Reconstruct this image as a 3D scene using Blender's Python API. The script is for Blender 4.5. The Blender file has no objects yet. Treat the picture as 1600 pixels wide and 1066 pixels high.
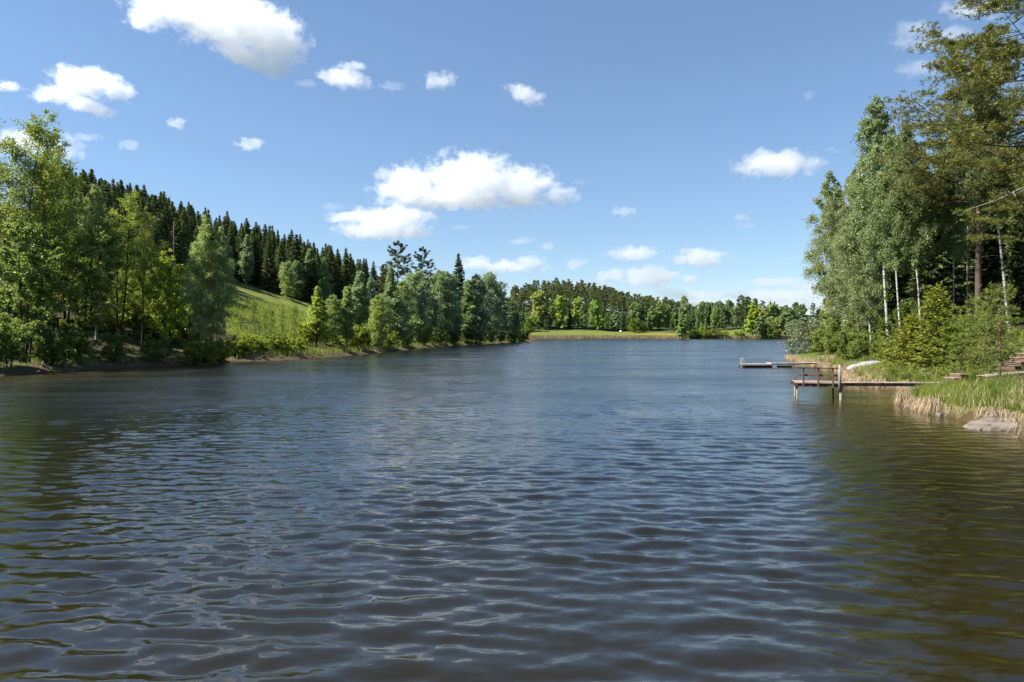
import bpy, bmesh, math, random
import numpy as np
from mathutils import Vector, Matrix
R_ = math.radians
sc = bpy.context.scene
COL = sc.collection
rng = np.random.default_rng(7)
random.seed(7)

# ------------------------------------------------------------------ camera, sky, sun, exposure
F, HZ, CAMZ = 1067.0, 521.0, 3.5
cam = bpy.data.cameras.new('camera'); cam_o = bpy.data.objects.new('camera', cam); COL.objects.link(cam_o); sc.camera = cam_o
cam.lens = 24.0; cam.sensor_width = 36.0; cam.clip_start = 0.1; cam.clip_end = 60000
cam_o.location = (0, 0, CAMZ); cam_o.rotation_euler = (R_(90 - 0.644), 0, 0)
SUN_AZ, SUN_EL = R_(-98), R_(46)
world = bpy.data.worlds.new('World'); sc.world = world; world.use_nodes = True
wn = world.node_tree
sky = wn.nodes.new('ShaderNodeTexSky'); sky.sky_type = 'NISHITA'; sky.sun_disc = False
sky.sun_elevation = SUN_EL; sky.sun_rotation = SUN_AZ
sky.air_density = 1.0; sky.dust_density = 0.0; sky.ozone_density = 8.0
gam = wn.nodes.new('ShaderNodeGamma'); gam.inputs[1].default_value = 0.78
wn.links.new(sky.outputs[0], gam.inputs[0]); wn.links.new(gam.outputs[0], wn.nodes['Background'].inputs[0])
wn.nodes['Background'].inputs['Strength'].default_value = 0.090
sun = bpy.data.lights.new('sun', 'SUN'); sun_o = bpy.data.objects.new('sun', sun); COL.objects.link(sun_o)
sun.energy = 5.0; sun.angle = R_(0.53); sun.color = (1.0, 0.95, 0.86)
sun_o.rotation_euler = Vector((math.sin(SUN_AZ) * math.cos(SUN_EL), math.cos(SUN_AZ) * math.cos(SUN_EL), math.sin(SUN_EL))).to_track_quat('Z', 'Y').to_euler()
sc.view_settings.view_transform = 'Standard'; sc.view_settings.look = 'None'
sc.view_settings.exposure = 1.35; sc.view_settings.gamma = 1.0; sc.view_settings.use_curve_mapping = False
sc.render.engine = 'CYCLES'
cy = sc.cycles
cy.max_bounces = 20; cy.diffuse_bounces = 5; cy.glossy_bounces = 3; cy.transmission_bounces = 4; cy.transparent_max_bounces = 8
cy.volume_bounces = 20; cy.use_denoising = True; cy.denoiser = 'OPENIMAGEDENOISE'; cy.denoising_input_passes = 'RGB_ALBEDO_NORMAL'; cy.denoising_prefilter = 'ACCURATE'; cy.caustics_reflective = False; cy.caustics_refractive = False
cy.sample_clamp_indirect = 6.0
sc.render.use_persistent_data = False

# ------------------------------------------------------------------ object helpers
def link(o, parent=None):
    COL.objects.link(o)
    if parent is not None: o.parent = parent
    return o
def tag(o, label=None, cat=None, group=None, kind=None):
    if label: o['label'] = label
    if cat: o['category'] = cat
    if group: o['group'] = group
    if kind: o['kind'] = kind
    return o
def mesh_np(name, V, Fc, mat=None, rnd=None, smooth=False, vattr=None, vcol=None):
    """one mesh from arrays; Fc is (M,k)"""
    V = np.asarray(V, np.float32); Fc = np.asarray(Fc, np.int32)
    me = bpy.data.meshes.new(name)
    M, k = Fc.shape
    me.vertices.add(len(V)); me.vertices.foreach_set('co', V.ravel())
    me.loops.add(M * k); me.loops.foreach_set('vertex_index', Fc.ravel())
    me.polygons.add(M); me.polygons.foreach_set('loop_start', np.arange(0, M * k, k, dtype=np.int32))
    me.polygons.foreach_set('loop_total', np.full(M, k, np.int32))
    if smooth: me.polygons.foreach_set('use_smooth', np.ones(M, bool))
    me.update(calc_edges=True)
    if rnd is not None:
        a = me.attributes.new('rnd', 'FLOAT', 'FACE'); a.data.foreach_set('value', np.asarray(rnd, np.float32))
    for nm, arr in (vattr or {}).items():
        a = me.attributes.new(nm, 'FLOAT', 'POINT'); a.data.foreach_set('value', np.asarray(arr, np.float32))
    if vcol is not None:
        a = me.attributes.new('col', 'FLOAT_COLOR', 'POINT'); a.data.foreach_set('color', np.asarray(vcol, np.float32).ravel())
    if mat: me.materials.append(mat)
    return me
def obj(name, me, parent=None, loc=(0, 0, 0)):
    o = bpy.data.objects.new(name, me); o.location = loc
    return link(o, parent)
def empty(name, loc, rz=0.0):
    o = bpy.data.objects.new(name, None); o.location = loc; o.rotation_euler = (0, 0, rz); o.empty_display_size = 0.3
    return link(o)
class MB:
    """collects polygons (any size) for one part"""
    def __init__(s): s.v = []; s.f = []
    def box(s, c, d, rot=None, jit=0.0):
        b = len(s.v); hx, hy, hz = d[0] / 2, d[1] / 2, d[2] / 2
        for x, y, z in ((-1, -1, -1), (1, -1, -1), (1, 1, -1), (-1, 1, -1), (-1, -1, 1), (1, -1, 1), (1, 1, 1), (-1, 1, 1)):
            p = Vector((x * hx + random.uniform(-jit, jit), y * hy + random.uniform(-jit, jit), z * hz + random.uniform(-jit, jit)))
            if rot is not None: p = rot @ p
            s.v.append((p.x + c[0], p.y + c[1], p.z + c[2]))
        for q in ((0, 3, 2, 1), (4, 5, 6, 7), (0, 1, 5, 4), (1, 2, 6, 5), (2, 3, 7, 6), (3, 0, 4, 7)): s.f.append([b + i for i in q])
        return s
    def tube(s, P, Rr, n=8, cap=True):
        V, Fq = tube(np.array(P, float), np.array(Rr, float), n); b = len(s.v)
        s.v += [tuple(v) for v in V]; s.f += [[b + i for i in q] for q in Fq]
        if cap:
            s.f.append([b + i for i in range(n)][::-1]); m = len(V) - n; s.f.append([b + m + i for i in range(n)])
        return s
    def build(s, name, mat, parent=None, loc=(0, 0, 0), smooth=False, bevel=0.0):
        me = bpy.data.meshes.new(name); me.from_pydata(s.v, [], s.f)
        if bevel:
            bm = bmesh.new(); bm.from_mesh(me); bmesh.ops.bevel(bm, geom=bm.edges[:], offset=bevel, segments=1, affect='EDGES'); bm.to_mesh(me); bm.free()
        if smooth: me.polygons.foreach_set('use_smooth', [True] * len(me.polygons))
        me.update(); me.materials.append(mat)
        return obj(name, me, parent, loc)
def tube(P, Rr, n=6):
    P = np.asarray(P, float); m = len(P)
    Tn = np.gradient(P, axis=0); Tn /= np.linalg.norm(Tn, axis=1)[:, None] + 1e-9
    ref = np.array([0.31, 0.95, 0.05]) if abs(Tn[0][2]) > 0.6 else np.array([0, 0, 1.0])
    A = np.cross(Tn, ref); A /= np.linalg.norm(A, axis=1)[:, None] + 1e-9
    B = np.cross(Tn, A)
    th = np.arange(n) * 2 * np.pi / n
    V = P[:, None, :] + np.asarray(Rr)[:, None, None] * (np.cos(th)[None, :, None] * A[:, None, :] + np.sin(th)[None, :, None] * B[:, None, :])
    i = np.arange(m - 1)[:, None] * n; j = np.arange(n)[None, :]; k = (j + 1) % n
    Fq = np.stack([i + j, i + k, i + n + k, i + n + j], -1).reshape(-1, 4)
    return V.reshape(-1, 3), Fq
class Geo:
    def __init__(s): s.V = []; s.F = []; s.n = 0; s.r = []
    def add(s, V, Fq, r=None):
        s.V.append(V); s.F.append(np.asarray(Fq) + s.n); s.n += len(V)
        if r is not None: s.r.append(r)
    def out(s): return np.concatenate(s.V), np.concatenate(s.F), (np.concatenate(s.r) if s.r else None)

# ------------------------------------------------------------------ materials
def new_mat(name):
    m = bpy.data.materials.new(name); m.use_nodes = True; N = m.node_tree; N.nodes.clear()
    return m, N
class NT:
    def __init__(s, N): s.N = N
    def node(s, t, **kw):
        n = s.N.nodes.new('ShaderNode' + t)
        for k, v in kw.items(): setattr(n, k, v)
        return n
    def set(s, sock, v):
        if v is None: return
        if isinstance(v, bpy.types.NodeSocket): s.N.links.new(v, sock)
        elif isinstance(v, (tuple, list)) and len(v) == 3 and sock.type == 'RGBA': sock.default_value = (*v, 1)
        else: sock.default_value = v
    def m(s, op, a, b=None, c=None, clamp=False):
        n = s.node('Math', operation=op); n.use_clamp = clamp
        for i, v in enumerate((a, b, c)): s.set(n.inputs[i], v)
        return n.outputs[0]
    def mix(s, f, a, b, bt='MIX'):
        n = s.node('Mix', data_type='RGBA', blend_type=bt); s.set(n.inputs[0], f); s.set(n.inputs[6], a); s.set(n.inputs[7], b)
        return n.outputs[2]
    def noise(s, vec, scale, detail=3, rough=0.5, out=0):
        n = s.node('TexNoise'); s.set(n.inputs['Vector'], vec); n.inputs['Scale'].default_value = scale; n.inputs['Detail'].default_value = detail; n.inputs['Roughness'].default_value = rough
        return n.outputs[out]
    def ramp(s, f, stops):
        n = s.node('ValToRGB'); s.set(n.inputs[0], f); e = n.color_ramp.elements
        e[0].position, e[0].color = stops[0][0], (*stops[0][1], 1); e[1].position, e[1].color = stops[1][0], (*stops[1][1], 1)
        for p, c in stops[2:]:
            q = e.new(p); q.color = (*c, 1)
        return n.outputs[0]
    def mapping(s, vec, scale=(1, 1, 1), loc=(0, 0, 0), rot=(0, 0, 0)):
        n = s.node('Mapping'); s.set(n.inputs['Vector'], vec); n.inputs['Scale'].default_value = scale; n.inputs['Location'].default_value = loc; n.inputs['Rotation'].default_value = rot
        return n.outputs[0]
    def bump(s, h, strength, dist=0.05):
        n = s.node('Bump'); s.set(n.inputs['Height'], h); n.inputs['Strength'].default_value = strength; n.inputs['Distance'].default_value = dist
        return n.outputs[0]
    def bsdf(s, col, rough=0.7, normal=None, spec=0.5, **kw):
        n = s.node('BsdfPrincipled'); s.set(n.inputs['Base Color'], col); s.set(n.inputs['Roughness'], rough); s.set(n.inputs['Normal'], normal)
        n.inputs['Specular IOR Level'].default_value = spec
        for k, v in kw.items(): s.set(n.inputs[k], v)
        return n.outputs[0]
    def surf(s, sh):
        o = s.node('OutputMaterial'); s.N.links.new(sh, o.inputs['Surface'])
    @property
    def obj(s): return s.node('TexCoord').outputs['Object']
    @property
    def pos(s): return s.node('NewGeometry').outputs['Position']
def leaf_mat(name, dark, light, trans=0.4, rough=0.5, spec=0.35, tcol=None):
    m, N = new_mat(name); t = NT(N)
    at = t.node('Attribute', attribute_name='rnd')
    oi = t.node('ObjectInfo')
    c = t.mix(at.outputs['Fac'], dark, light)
    c = t.mix(1.0, c, oi.outputs['Color'], 'MULTIPLY')
    pr = t.bsdf(c, rough, spec=spec)
    tr = t.node('BsdfTranslucent')
    tc = t.mix(1.0, c, tcol or (1.15, 1.15, 0.65), 'MULTIPLY')
    t.set(tr.inputs[0], tc)
    mx = t.node('MixShader'); mx.inputs[0].default_value = trans
    N.links.new(pr, mx.inputs[1]); N.links.new(tr.outputs[0], mx.inputs[2]); t.surf(mx.outputs[0])
    return m
LEAF_BIRCH = leaf_mat('birch_leaf', (0.140, 0.178, 0.075), (0.300, 0.335, 0.180), 0.46, 0.45, 0.5)
LEAF_ALDER = leaf_mat('alder_leaf', (0.125, 0.160, 0.038), (0.270, 0.305, 0.100), 0.52, 0.5, 0.4)
LEAF_SILVER = leaf_mat('willow_leaf', (0.120, 0.150, 0.075), (0.260, 0.290, 0.170), 0.32, 0.45, 0.5)
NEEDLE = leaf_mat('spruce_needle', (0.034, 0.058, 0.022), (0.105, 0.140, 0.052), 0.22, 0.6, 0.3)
NEEDLE_YOUNG = leaf_mat('young_spruce_needle', (0.085, 0.120, 0.016), (0.330, 0.350, 0.045), 0.35, 0.55, 0.3)
NEEDLE_PINE = leaf_mat('pine_needle', (0.080, 0.100, 0.034), (0.230, 0.245, 0.085), 0.3, 0.5, 0.4)
GRASS = leaf_mat('grass_blade', (0.085, 0.140, 0.014), (0.270, 0.320, 0.060), 0.5, 0.5, 0.3)
DRY = leaf_mat('dry_grass_blade', (0.240, 0.175, 0.100), (0.560, 0.460, 0.310), 0.3, 0.7, 0.2, (1, 0.9, 0.7))
REED = leaf_mat('reed_blade', (0.200, 0.150, 0.085), (0.340, 0.270, 0.150), 0.2, 0.7, 0.2, (1, 0.9, 0.7))
def bark_mat(name, a, b, scale=6.0, stretch=0.25):
    m, N = new_mat(name); t = NT(N)
    v = t.mapping(t.obj, (1, 1, stretch)); n = t.noise(v, scale, 5, 0.65)
    t.surf(t.bsdf(t.mix(t.m('MULTIPLY', t.m('SUBTRACT', n, 0.3), 2.4, clamp=True), a, b), 0.9, t.bump(n, 0.8, 0.05), 0.2))
    return m
BARK = bark_mat('grey_bark', (0.030, 0.026, 0.020), (0.110, 0.100, 0.082))
BARK_DARK = bark_mat('dark_bark', (0.016, 0.014, 0.011), (0.060, 0.052, 0.042))
def pine_bark():
    m, N = new_mat('pine_bark'); t = NT(N)
    v = t.mapping(t.obj, (1, 1, 0.3)); n = t.noise(v, 7, 5, 0.65)
    low = t.mix(n, (0.035, 0.026, 0.020), (0.150, 0.105, 0.080)); up = t.mix(n, (0.16, 0.070, 0.030), (0.40, 0.205, 0.100))
    sep = t.node('SeparateXYZ'); t.set(sep.inputs[0], t.obj)
    h = t.m('ADD', t.m('MULTIPLY', t.m('SUBTRACT', sep.outputs[2], 9.0), 0.22), t.m('MULTIPLY', t.m('SUBTRACT', n, 0.5), 1.2), clamp=True)
    t.surf(t.bsdf(t.mix(h, low, up), 0.85, t.bump(n, 0.9, 0.06), 0.2)); return m
BARK_PINE = pine_bark()
def birch_bark():
    m, N = new_mat('birch_bark'); t = NT(N)
    v = t.mapping(t.obj, (1, 1, 4.5)); n = t.noise(v, 1.5, 4, 0.7)
    n2 = t.noise(t.obj, 3.0, 3)
    f = t.m('MULTIPLY', t.m('SUBTRACT', n, 0.50), 9.0, clamp=True)
    c = t.mix(f, t.mix(n2, (0.30, 0.29, 0.27), (0.52, 0.51, 0.48)), (0.035, 0.032, 0.030))
    t.surf(t.bsdf(c, 0.7, t.bump(n, 0.4, 0.02), 0.3)); return m
BARK_BIRCH = birch_bark()
def wood_mat(name, a, b, rough=0.8, scale=(2, 2, 30), axis=0):
    m, N = new_mat(name); t = NT(N)
    st = [28, 28, 28]; st[axis] = 1.6
    n = t.noise(t.mapping(t.obj, tuple(st)), 1.0, 4, 0.6); n2 = t.noise(t.obj, 2.3, 3)
    oi = t.node('ObjectInfo')
    f = t.m('ADD', t.m('MULTIPLY', n, 0.75), t.m('MULTIPLY', t.m('SUBTRACT', n2, 0.3), 0.5))
    c = t.mix(f, a, b)
    hsv = t.node('HueSaturation'); t.set(hsv.inputs['Color'], c); t.set(hsv.inputs['Value'], t.m('ADD', 0.75, t.m('MULTIPLY', oi.outputs['Random'], 0.5)))
    t.surf(t.bsdf(hsv.outputs[0], rough, t.bump(n, 0.5, 0.01), 0.3)); return m
WOOD_BROWN = wood_mat('brown_stained_wood', (0.055, 0.032, 0.022), (0.165, 0.100, 0.070))
WOOD_DARK = wood_mat('dark_wood', (0.020, 0.014, 0.012), (0.060, 0.042, 0.034))  # near-black brown; on the step side boards it is painted shade
WOOD_GREY = wood_mat('weathered_grey_wood', (0.17, 0.15, 0.13), (0.40, 0.36, 0.32))
WOOD_GREY_Y = wood_mat('weathered_grey_plank', (0.17, 0.15, 0.13), (0.40, 0.36, 0.32), axis=1)
WOOD_BROWN_Y = wood_mat('weathered_brown_plank', (0.12, 0.085, 0.065), (0.34, 0.27, 0.22), axis=1)
WOOD_POST = wood_mat('bleached_post_wood', (0.12, 0.105, 0.085), (0.29, 0.265, 0.225), axis=2)
DRIFT = wood_mat('bleached_driftwood', (0.50, 0.46, 0.41), (0.80, 0.76, 0.70))
def plain(name, col, rough=0.5, spec=0.5, metallic=0.0, var=0.15):
    m, N = new_mat(name); t = NT(N)
    n = t.noise(t.obj, 3.0, 4)
    c = t.mix(t.m('MULTIPLY', n, 1.0), tuple(max(0, x * (1 - var)) for x in col), tuple(min(1, x * (1 + var)) for x in col))
    t.surf(t.bsdf(c, rough, spec=spec, Metallic=metallic)); return m
BOAT_WHITE = plain('chalky_white_hull', (0.36, 0.36, 0.355), 0.45)
TUBE_METAL = plain('pale_painted_tube', (0.40, 0.36, 0.34), 0.4)
FLOAT_BLACK = plain('black_float_plastic', (0.018, 0.018, 0.020), 0.5)
GOAL_PAINT = plain('dark_green_paint', (0.045, 0.075, 0.065), 0.5)
NET = plain('green_net_cord', (0.10, 0.15, 0.12), 0.8)
BALE = plain('white_bale_wrap', (0.75, 0.77, 0.78), 0.35)
ROPE = plain('green_hose', (0.03, 0.07, 0.04), 0.5)
def rock_mat():
    m, N = new_mat('grey_shore_rock'); t = NT(N)
    n = t.noise(t.obj, 2.5, 7, 0.65); n2 = t.noise(t.obj, 14, 4, 0.6)
    c = t.mix(n, (0.060, 0.048, 0.038), (0.180, 0.150, 0.122)); c = t.mix(t.m('MULTIPLY', n2, 0.5), c, (0.24, 0.205, 0.17)); c = t.mix(t.m('MULTIPLY', t.m('SUBTRACT', t.noise(t.obj, 5.0, 3), 0.58), 6.0, clamp=True), c, (0.055, 0.048, 0.036))
    t.surf(t.bsdf(c, 0.85, t.bump(t.m('ADD', n, t.m('MULTIPLY', n2, 0.3)), 0.8, 0.06), 0.3)); return m
ROCK = rock_mat()
def ground_mat():
    m, N = new_mat('ground_soil_and_turf'); t = NT(N)
    at = t.node('Attribute', attribute_name='col'); p = t.pos
    n1 = t.noise(p, 0.22, 5, 0.6); n2 = t.noise(p, 2.6, 5, 0.65); n3 = t.noise(p, 14.0, 4, 0.6)
    v = t.m('ADD', t.m('ADD', t.m('MULTIPLY', n1, 0.55), t.m('MULTIPLY', n2, 0.6)), t.m('MULTIPLY', n3, 0.45))
    c = t.mix(1.0, at.outputs['Color'], t.ramp(v, [(0.45, (0.5, 0.48, 0.42)), (0.78, (1.0, 1.0, 1.0)), (1.1, (1.5, 1.35, 1.1))]), 'MULTIPLY')
    t.surf(t.bsdf(c, 0.95, t.bump(t.m('ADD', n2, t.m('MULTIPLY', n3, 0.4)), 0.9, 0.25), 0.15)); return m
GROUND = ground_mat()
def water_mat():
    m, N = new_mat('brown_lake_water'); t = NT(N)
    g = t.node('NewGeometry'); p = g.outputs['Position']
    rough = t.node('Attribute', attribute_name='rough').outputs['Fac']
    shal_refl = t.node('Attribute', attribute_name='shallow_refl').outputs['Fac']
    gust = t.noise(t.mapping(p, (0.03, 0.075, 1), rot=(0, 0, R_(14))), 1.0, 4, 0.55)
    gust2 = t.noise(t.mapping(p, (0.15, 0.45, 1), loc=(7, 3, 0)), 1.0, 3, 0.5)
    amp = t.m('MAXIMUM', 0.25, t.m('ADD', 0.05, t.m('ADD', t.m('MULTIPLY', gust, 1.35), t.m('MULTIPLY', gust2, 0.60))))
    def slope(sx, sy, det, seed):
        c = t.noise(t.mapping(p, (sx, sy, 1), loc=(seed, seed * 1.7, seed)), 1.0, det, 0.62, out=1)
        vm = t.node('VectorMath', operation='SUBTRACT'); t.set(vm.inputs[0], c); vm.inputs[1].default_value = (0.5, 0.5, 0.5)
        return vm.outputs[0]
    def scale(v, f, aniso=(1, 1, 0)):
        a = t.node('VectorMath', operation='MULTIPLY'); t.set(a.inputs[0], v); a.inputs[1].default_value = aniso
        b = t.node('VectorMath', operation='SCALE'); t.set(b.inputs[0], a.outputs[0]); t.set(b.inputs['Scale'], f); return b.outputs[0]
    def add(a, b):
        n = t.node('VectorMath', operation='ADD'); t.set(n.inputs[0], a); t.set(n.inputs[1], b); return n.outputs[0]
    big = scale(slope(0.9, 2.4, 3, 3.1), t.m('MULTIPLY', t.m('MULTIPLY', rough, 0.34), amp), (0.55, 1, 0))
    fine = scale(slope(4.2, 10.0, 3, 9.4), t.m('MULTIPLY', amp, t.m('ADD', 0.25, t.m('MULTIPLY', rough, 0.12))), (0.7, 1, 0))
    nn = add(g.outputs['Normal'], add(big, fine))
    nz = t.node('VectorMath', operation='NORMALIZE'); t.set(nz.inputs[0], nn)
    n4 = t.noise(p, 0.35, 4, 0.6)
    deep = (0.0016, 0.0022, 0.0028); shl_refl = t.mix(n4, (0.017, 0.0135, 0.0035), (0.040, 0.030, 0.009))
    brn = t.node('Attribute', attribute_name='turbid').outputs['Fac']
    c = t.mix(brn, deep, (0.0135, 0.0106, 0.0022)); c = t.mix(shal_refl, c, shl_refl)
    rg = t.m('MULTIPLY', t.m('ADD', 0.03, t.m('MULTIPLY', t.m('POWER', rough, 1.2), 0.20)), t.m('POWER', amp, 1.5))
    t.surf(t.bsdf(c, rg, nz.outputs[0], 0.5, IOR=1.65)); return m
WATER = water_mat()

# ------------------------------------------------------------------ terrain: lake outline, heights, ground, water
LAKE = np.array([(-60, -90), (-52, -20), (-46, 25), (-42.3, 56.5), (-40.5, 65.5), (-37.5, 73), (-35, 79.5), (-33.6, 84.5), (-29.8, 89.5), (-26, 107), (-23.6, 124), (-22.2, 150), (-20.5, 176), (-12, 213), (-2.4, 257), (6.5, 279), (9, 288), (6, 300), (-10, 312), (-30, 340), (-70, 372), (-80, 405), (-30, 424), (20, 431), (80, 433), (140, 434), (185, 432), (215, 420), (190, 330), (140, 220), (95, 150), (62, 116),
                 (44, 105), (39, 97), (35, 84), (31.5, 70), (29, 60), (26.2, 53), (23.8, 48), (23.2, 43.5), (24.0, 39.5), (21.5, 36.2), (19.2, 33.8), (18.6, 31.4), (18.2, 29.2), (18.2, 27.4), (18.6, 26.4), (18.7, 25.3), (18.2, 24.3), (17.2, 22.9), (17.3, 20),
                 (19.5, 12), (24, -20), (34, -90)], float)
def lake_sd(X, Y):
    """signed distance to the lake outline, positive on land"""
    X = np.asarray(X, float); Y = np.asarray(Y, float); sh = X.shape; X = X.ravel(); Y = Y.ravel()
    best = np.full(X.shape, 1e9); ins = np.zeros(X.shape, bool)
    n = len(LAKE)
    for i in range(n):
        (ax, ay), (bx, by) = LAKE[i], LAKE[(i + 1) % n]
        dx, dy = bx - ax, by - ay
        tt = np.clip(((X - ax) * dx + (Y - ay) * dy) / (dx * dx + dy * dy), 0, 1)
        best = np.minimum(best, (X - ax - tt * dx) ** 2 + (Y - ay - tt * dy) ** 2)
        cr = ((ay > Y) != (by > Y)); ins ^= cr & (X < (bx - ax) * (Y - ay) / (by - ay + 1e-12) + ax)
    d = np.sqrt(best); d[ins] *= -1
    return d.reshape(sh)
def sstep(a, b, x): t = np.clip((x - a) / (b - a), 0, 1); return t * t * (3 - 2 * t)
def wob(X, Y, s, seed=0.0):
    return (np.sin(X * s * 1.0 + 1.3 + seed) * np.sin(Y * s * 1.13 + 0.4 + seed * 2) + 0.6 * np.sin(X * s * 2.3 - Y * s * 1.7 + 2.1 + seed) + 0.35 * np.sin(X * s * 4.1 + Y * s * 3.6 + seed)) / 1.95
def terrain(X, Y, d=None):
    X = np.asarray(X, float); Y = np.asarray(Y, float)
    if d is None: d = lake_sd(X, Y)
    dd = d + (0.34 * wob(X, Y, 1.7) + 0.28 * wob(X, Y, 3.9, 4)) * sstep(90, 30, Y) + 0.8 * wob(X, Y, 0.5, 2) * sstep(40, 120, Y)
    # right hand bank
    zr = 0.46 * sstep(-0.12, 0.28, dd) + np.interp(dd, [-50, 0.4, 5, 9, 26, 60, 300], [0, 0, 0.62, 1.95, 8.6, 14, 22])
    zl = 0.5 * sstep(-0.6, 1.3, dd) + np.interp(dd, [-50, 1, 4, 9, 135, 200, 900], [0, 0, 0.35, 1.7, 41.5, 44, 60])
    zf = 0.45 * sstep(-0.5, 1.5, dd) + np.interp(dd, [-50, 1, 6, 70, 130, 600], [0, 0, 0.3, 2.4, 6.0, 12.0])
    zf = zf + 26 * np.exp(-(((X - 42) / 78) ** 2 + ((Y - 650) / 95) ** 2)) + 7 * np.exp(-(((X - 195) / 45) ** 2 + ((Y - 540) / 60) ** 2)) * sstep(0, 40, dd)
    zf = zf + 70 * np.exp(-(((Y - 2600) / 500) ** 2)) * (0.75 + 0.25 * np.sin(X / 420.0))
    w_left = sstep(30, -30, X - (0 + (Y - 300) * 0.10)) * sstep(400, 340, Y)
    w_far = sstep(330, 400, Y) * (1 - w_left)
    w_far = np.maximum(w_far, sstep(150, 330, Y) * sstep(120, 200, X))
    zr_ = zr * (1 - w_left) + zl * w_left
    z = zr_ * (1 - w_far) + zf * w_far
    z = z + (wob(X, Y, 0.9, 1) * 0.07 + wob(X, Y, 2.3, 6) * 0.10 * sstep(70, 50, Y)) * sstep(0.3, 1.2, d) + wob(X, Y, 0.13, 3) * 0.5 * sstep(10, 40, d)
    bed = -0.06 + np.maximum(d, -30) * 0.11
    return np.where(d < -0.3, np.minimum(bed, z), z)
def gz(x, y): return float(terrain(np.array([x]), np.array([y]))[0])
def spaced(knots):
    """coordinates from (position, step) knots"""
    out = [knots[0][0]]
    while out[-1] < knots[-1][0]:
        st = np.interp(out[-1], [k[0] for k in knots], [k[1] for k in knots]); out.append(out[-1] + st)
    return np.array(out)
def grid_faces(nx, ny):
    i = np.arange(ny - 1)[:, None] * nx; j = np.arange(nx - 1)[None, :]
    return np.stack([i + j, i + j + 1, i + nx + j + 1, i + nx + j], -1).reshape(-1, 4)
gx = spaced([(-4000, 400), (-600, 30), (-200, 7), (-70, 1.6), (-36, 1.2), (0, 3), (14, 0.8), (17, 0.3), (28, 0.3), (42, 0.9), (90, 4), (300, 12), (700, 40), (4000, 400)])
gy = spaced([(-400, 60), (-20, 8), (12, 1.2), (20, 0.3), (46, 0.3), (75, 0.9), (160, 2.4), (330, 6), (420, 2.2), (445, 2.2), (520, 8), (800, 15), (2000, 120), (6000, 500)])
GX, GY = np.meshgrid(gx, gy); GD = lake_sd(GX, GY); GZ = terrain(GX, GY, GD)
def ground_col(X, Y, d):
    n = 0.5 + 0.5 * wob(X, Y, 0.35, 5)
    c = np.zeros(X.shape + (3,))
    def put(mask, col):
        m = np.clip(mask, 0, 1)[..., None]; c[:] = c * (1 - m) + np.array(col) * m
    c[:] = (0.045, 0.040, 0.018)                                            # forest floor
    right = (X > 5) & (Y < 200)
    put(right * sstep(11, 8, d), (0.085, 0.115, 0.024))
    put(right * sstep(7, 9, d) * sstep(16, 12, d) * (X > 24) * (Y < 52) * (0.3 + 0.7 * n), (0.20, 0.155, 0.075))
    put(right * sstep(1.1, 0.3, d) * (0.4 + 0.6 * n), (0.20, 0.15, 0.080)); put(right * sstep(0.22, 0.05, d), (0.07, 0.048, 0.026))
    left = (X < 15) & (Y < 345)
    mead = left * sstep(98, 106, Y) * sstep(215, 200, Y) * sstep(60, 52, d) * sstep(-30, -36, X - (Y - 140) * 0.05)
    put(mead, (0.150, 0.175, 0.034)); put(mead * sstep(0.45, 0.8, n) * sstep(28, 45, d), (0.20, 0.165, 0.075)); put(mead * sstep(0.6, 0.2, n) * 0.7, (0.105, 0.165, 0.022))
    put(left * sstep(9, 4, d) * (1 - mead), (0.070, 0.085, 0.026)); put(left * sstep(2.0, 1.0, d), (0.095, 0.074, 0.044))
    far = (Y > 345) & (d > 0)
    put(far * sstep(100, 88, d) * sstep(520, 505, Y), (0.105, 0.135, 0.026))
    put(far * np.exp(-(((X - 108) / 20) ** 2 + ((Y - 470) / 20) ** 2)) * 0.8, (0.24, 0.20, 0.022)); put(far * sstep(495, 515, Y) * sstep(900, 800, Y), (0.045, 0.06, 0.022))
    put(far * sstep(14, 5, d), (0.17, 0.14, 0.07))
    put(sstep(900, 1600, Y), (0.03, 0.045, 0.03))
    put(sstep(0.12, -0.05, d), (0.070, 0.050, 0.026))
    return np.concatenate([c, np.ones(X.shape + (1,))], -1)
gcol = ground_col(GX, GY, GD)
g_me = mesh_np('ground', np.stack([GX, GY, GZ], -1).reshape(-1, 3), grid_faces(len(gx), len(gy)), GROUND, smooth=True, vcol=gcol.reshape(-1, 4))
tag(obj('ground', g_me), kind='structure')

wx = spaced([(-900, 100), (-120, 12), (-60, 1.5), (-34, 0.35), (-14, 0.085), (14, 0.085), (24, 0.28), (46, 0.8), (140, 12), (900, 100)])
wy = spaced([(-200, 30), (0, 2.0), (5, 0.06), (14, 0.06), (24, 0.105), (44, 0.24), (80, 1.2), (200, 6), (440, 8)])
WX, WY = np.meshgrid(wx, wy)
stx = np.gradient(wx)[None, :]; sty = np.gradient(wy)[:, None]
Wz = np.zeros_like(WX); lost = np.zeros_like(WX); tot = 0.0
wr = np.random.default_rng(3)
NW = 110
for i in range(NW):
    lam = 0.17 * (0.95 / 0.17) ** (wr.random() ** 1.1)
    th = R_(wr.normal(-96, 22)); kx, ky = math.cos(th) * 2 * np.pi / lam, math.sin(th) * 2 * np.pi / lam
    sl = 0.100 * math.sqrt(2.0 / NW) * (lam / 0.7) ** -0.12
    a = sl * lam / (2 * np.pi)
    keep = sstep(2.2, 4.5, lam / (np.abs(math.cos(th)) * stx + np.abs(math.sin(th)) * sty))
    ph = wr.random() * 6.28
    q = np.sin(kx * WX + ky * WY + ph + 0.8 * wob(WX, WY, 0.6, i))
    Wz += keep * a * (q + 0.25 * np.cos(2 * (kx * WX + ky * WY + ph)))
    lost += (1 - keep) * sl * sl / 2; tot += sl * sl / 2
WD = lake_sd(WX, WY)
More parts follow.
